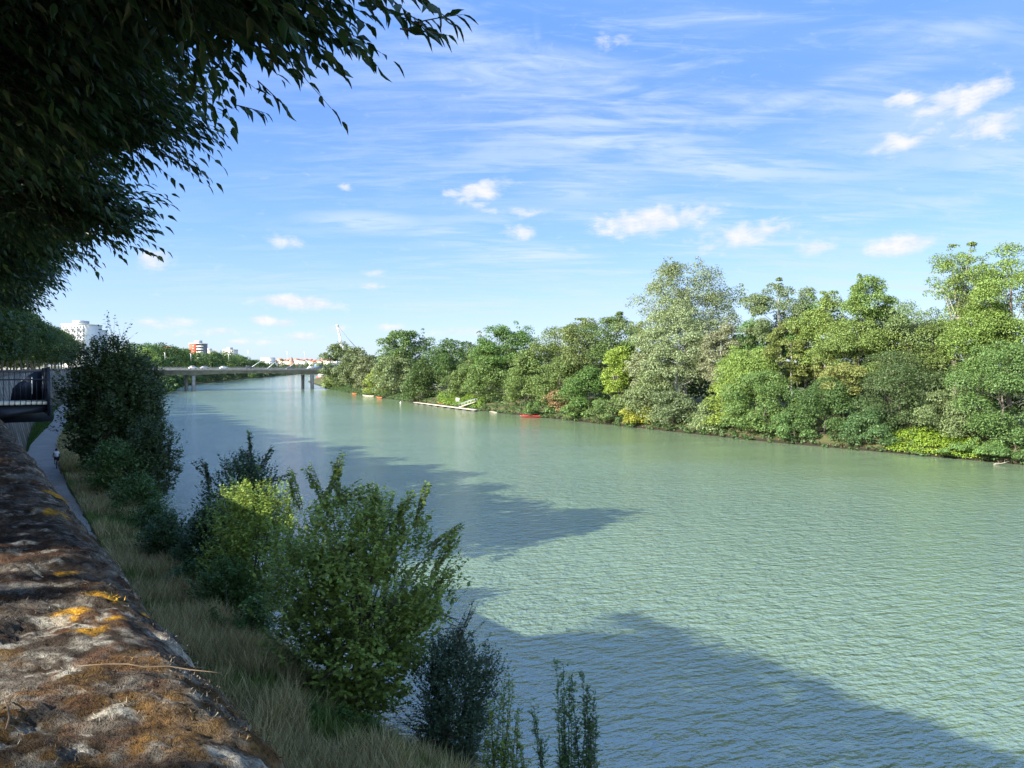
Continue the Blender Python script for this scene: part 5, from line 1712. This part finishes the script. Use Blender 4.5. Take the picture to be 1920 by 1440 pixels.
def ang(px, py):
    v = np.array([(px - 960) / F, 1.0, (HOR - py) / F])
    v /= np.linalg.norm(v)
    return math.degrees(math.atan2(v[0], v[1])), math.degrees(math.asin(v[2]))


# wind-drawn cloud plane: project the view direction on a high layer
zc = t.math('ADD', t.math('MAXIMUM', sx.outputs[2], 0.0), 0.10)
pl_ = t.n('ShaderNodeCombineXYZ', {0: t.math('DIVIDE', sx.outputs[0], zc), 1: t.math('DIVIDE', sx.outputs[1], zc), 2: 0.0}).outputs[0]
ci = t.n('ShaderNodeMapping', {'Vector': pl_, 'Rotation': (0, 0, R(-24)), 'Scale': (0.6, 1.9, 1)}).outputs[0]
wisp = t.noise(ci, 1.3, 8, 0.62, 1.1)
wisp2 = t.noise(ci, 4.6, 6, 0.65, 0.8)
veil = t.noise(t.n('ShaderNodeMapping', {'Vector': pl_, 'Scale': (0.5, 0.8, 1)}).outputs[0], 0.9, 4, 0.5, 0.4)


def blobs(lst):
    acc = None
    for (px, py, w, h, s, rot) in lst:
        a, e = ang(px, py)
        wd, hd_ = w / F * 57.3, h / F * 57.3
        v = t.n('ShaderNodeMapping', {'Vector': ae, 'Location': (a, e, 0), 'Rotation': (0, 0, R(-rot)), 'Scale': (wd, hd_, 1)}, vector_type='TEXTURE').outputs[0]
        L_ = t.n('ShaderNodeVectorMath', {0: v}, operation='LENGTH').outputs['Value']
        m = t.rng(L_, 0.0, 1.7, s, 0.0, True)
        acc = m if acc is None else t.math('MAXIMUM', acc, m)
    return acc


STREAK = [(1060, 115, 230, 20, .7, 10), (880, 85, 80, 22, .7, 8), (1150, 268, 210, 20, .95, 4), (1350, 310, 190, 40, .9, 8), (1500, 330, 170, 26, .6, 4), (1480, 190, 120, 18, .7, -14),
          (1800, 60, 260, 40, .6, -16), (1870, 305, 90, 38, .7, 8), (1640, 400, 240, 20, .7, -4), (1250, 30, 300, 40, .3, 14), (1700, 260, 240, 90, .5, -8), (1500, 480, 300, 60, .55, 0),
          (1120, 345, 140, 40, .7, -6), (1830, 420, 200, 60, .55, -4), (690, 418, 110, 20, .85, 0), (860, 442, 110, 26, .7, 3), (1000, 478, 160, 22, .95, -1), (850, 200, 200, 60, .3, -8),
          (1250, 560, 500, 60, .45, 0), (560, 540, 300, 40, .45, 2), (880, 575, 260, 22, .6, 1), (1050, 210, 240, 60, .3, 6), (1100, 440, 260, 40, .4, 0), (1290, 245, 14, 44, .55, 32), (1008, 85, 8, 40, .5, -5)]
CUM = [(898, 360, 58, 17, 1, -10), (860, 366, 30, 10, .8, 0), (651, 352, 16, 9, .6, 0), (533, 453, 36, 13, .75, 0), (1215, 416, 110, 26, .95, -4), (1160, 418, 60, 14, .7, -4), (1395, 442, 90, 26, .75, -8),
       (1450, 430, 60, 12, .7, -8), (1530, 466, 36, 15, .7, -14), (1686, 460, 52, 18, 1.1, -6), (978, 438, 38, 12, .8, 0), (895, 385, 24, 8, .65, 0), (925, 396, 22, 8, .65, 0), (990, 400, 40, 11, .65, 0),
       (555, 567, 72, 14, 1.05, 3), (498, 600, 26, 9, .95, 0), (535, 606, 22, 9, .8, 0), (708, 513, 24, 10, .6, 0), (695, 536, 28, 9, .7, 0), (1800, 190, 70, 26, .85, -12), (1850, 240, 60, 24, .7, -4), (1690, 190, 30, 14, .85, 0),
       (1685, 270, 50, 20, .75, -6), (1150, 85, 40, 16, .5, 0), (290, 488, 28, 20, .9, 10), (560, 632, 60, 9, .55, 0), (735, 614, 40, 9, .6, 0), (400, 622, 70, 10, .55, 0), (620, 618, 30, 10, .55, 0), (860, 622, 60, 10, .6, 0),
       (310, 606, 60, 12, .6, 0), (470, 640, 70, 7, .55, 0), (1310, 400, 50, 20, .5, 0)]
stk = t.math('MULTIPLY', blobs(STREAK), t.rng(t.math('ADD', t.math('MULTIPLY', wisp, 0.55), t.math('MULTIPLY', wisp2, 0.45)), 0.40, 0.58, 0.10, 1.0, True))
bgw = t.math('MULTIPLY', t.rng(t.math('ADD', t.math('MULTIPLY', wisp, 0.6), t.math('MULTIPLY', wisp2, 0.4)), 0.43, 0.63, 0, 1, True), t.rng(veil, 0.30, 0.62, 0.15, 1, True))
bgw = t.math('MULTIPLY', bgw, t.math('MULTIPLY', t.rng(az, -25, 12, 0.15, 0.8, True), t.rng(el, 0, 6, 0.5, 1, True)))
cn = t.noise(t.n('ShaderNodeMapping', {'Vector': ae, 'Scale': (0.7, 1.5, 1)}).outputs[0], 1.0, 7, 0.62, 0.3)
cum0 = t.math('ADD', blobs(CUM), t.math('MULTIPLY', t.math('SUBTRACT', cn, 0.5), 1.7))
cum = t.rng(cum0, 0.15, 0.95, 0, 0.95, True)
thin = t.math('MAXIMUM', t.math('MULTIPLY', stk, 0.9, clamp=True), bgw)
K = 2.85
grad = t.ramp(t.rng(el, 0, 60), [(0.0, (.44 * K, .65 * K, .93 * K)), (0.06, (.31 * K, .52 * K, .95 * K)), (0.16, (.165 * K, .39 * K, .95 * K)), (0.30, (.11 * K, .29 * K, .89 * K)),
                                 (0.48, (.125 * K, .34 * K, 1.0 * K)), (1.0, (.20 * K, .50 * K, 1.25 * K))])
skyv = t.mix(t.rng(sx.outputs[1], -0.2, 0.5, 0.0, 0.85, True), t.n('ShaderNodeVectorMath', {0: sky.outputs[0], 'Scale': 1.5}, operation='SCALE').outputs[0], grad)
c1 = t.mix(thin, skyv, (2.1, 2.5, 2.8, 1))
shade = t.rng(t.noise(t.n('ShaderNodeMapping', {'Vector': ae, 'Location': (0, -0.35, 0), 'Scale': (0.7, 1.5, 1)}).outputs[0], 1.0, 5, 0.6, 0.3), 0.4, 0.6, 0, 1)
cc = t.mix(shade, (2.25, 2.45, 2.72, 1), (2.75, 2.75, 2.8, 1))
c2 = t.mix(cum, c1, cc)
bg = t.n('ShaderNodeBackground', {'Color': c2, 'Strength': 0.10})
t.n('ShaderNodeOutputWorld', {'Surface': bg.outputs[0]})
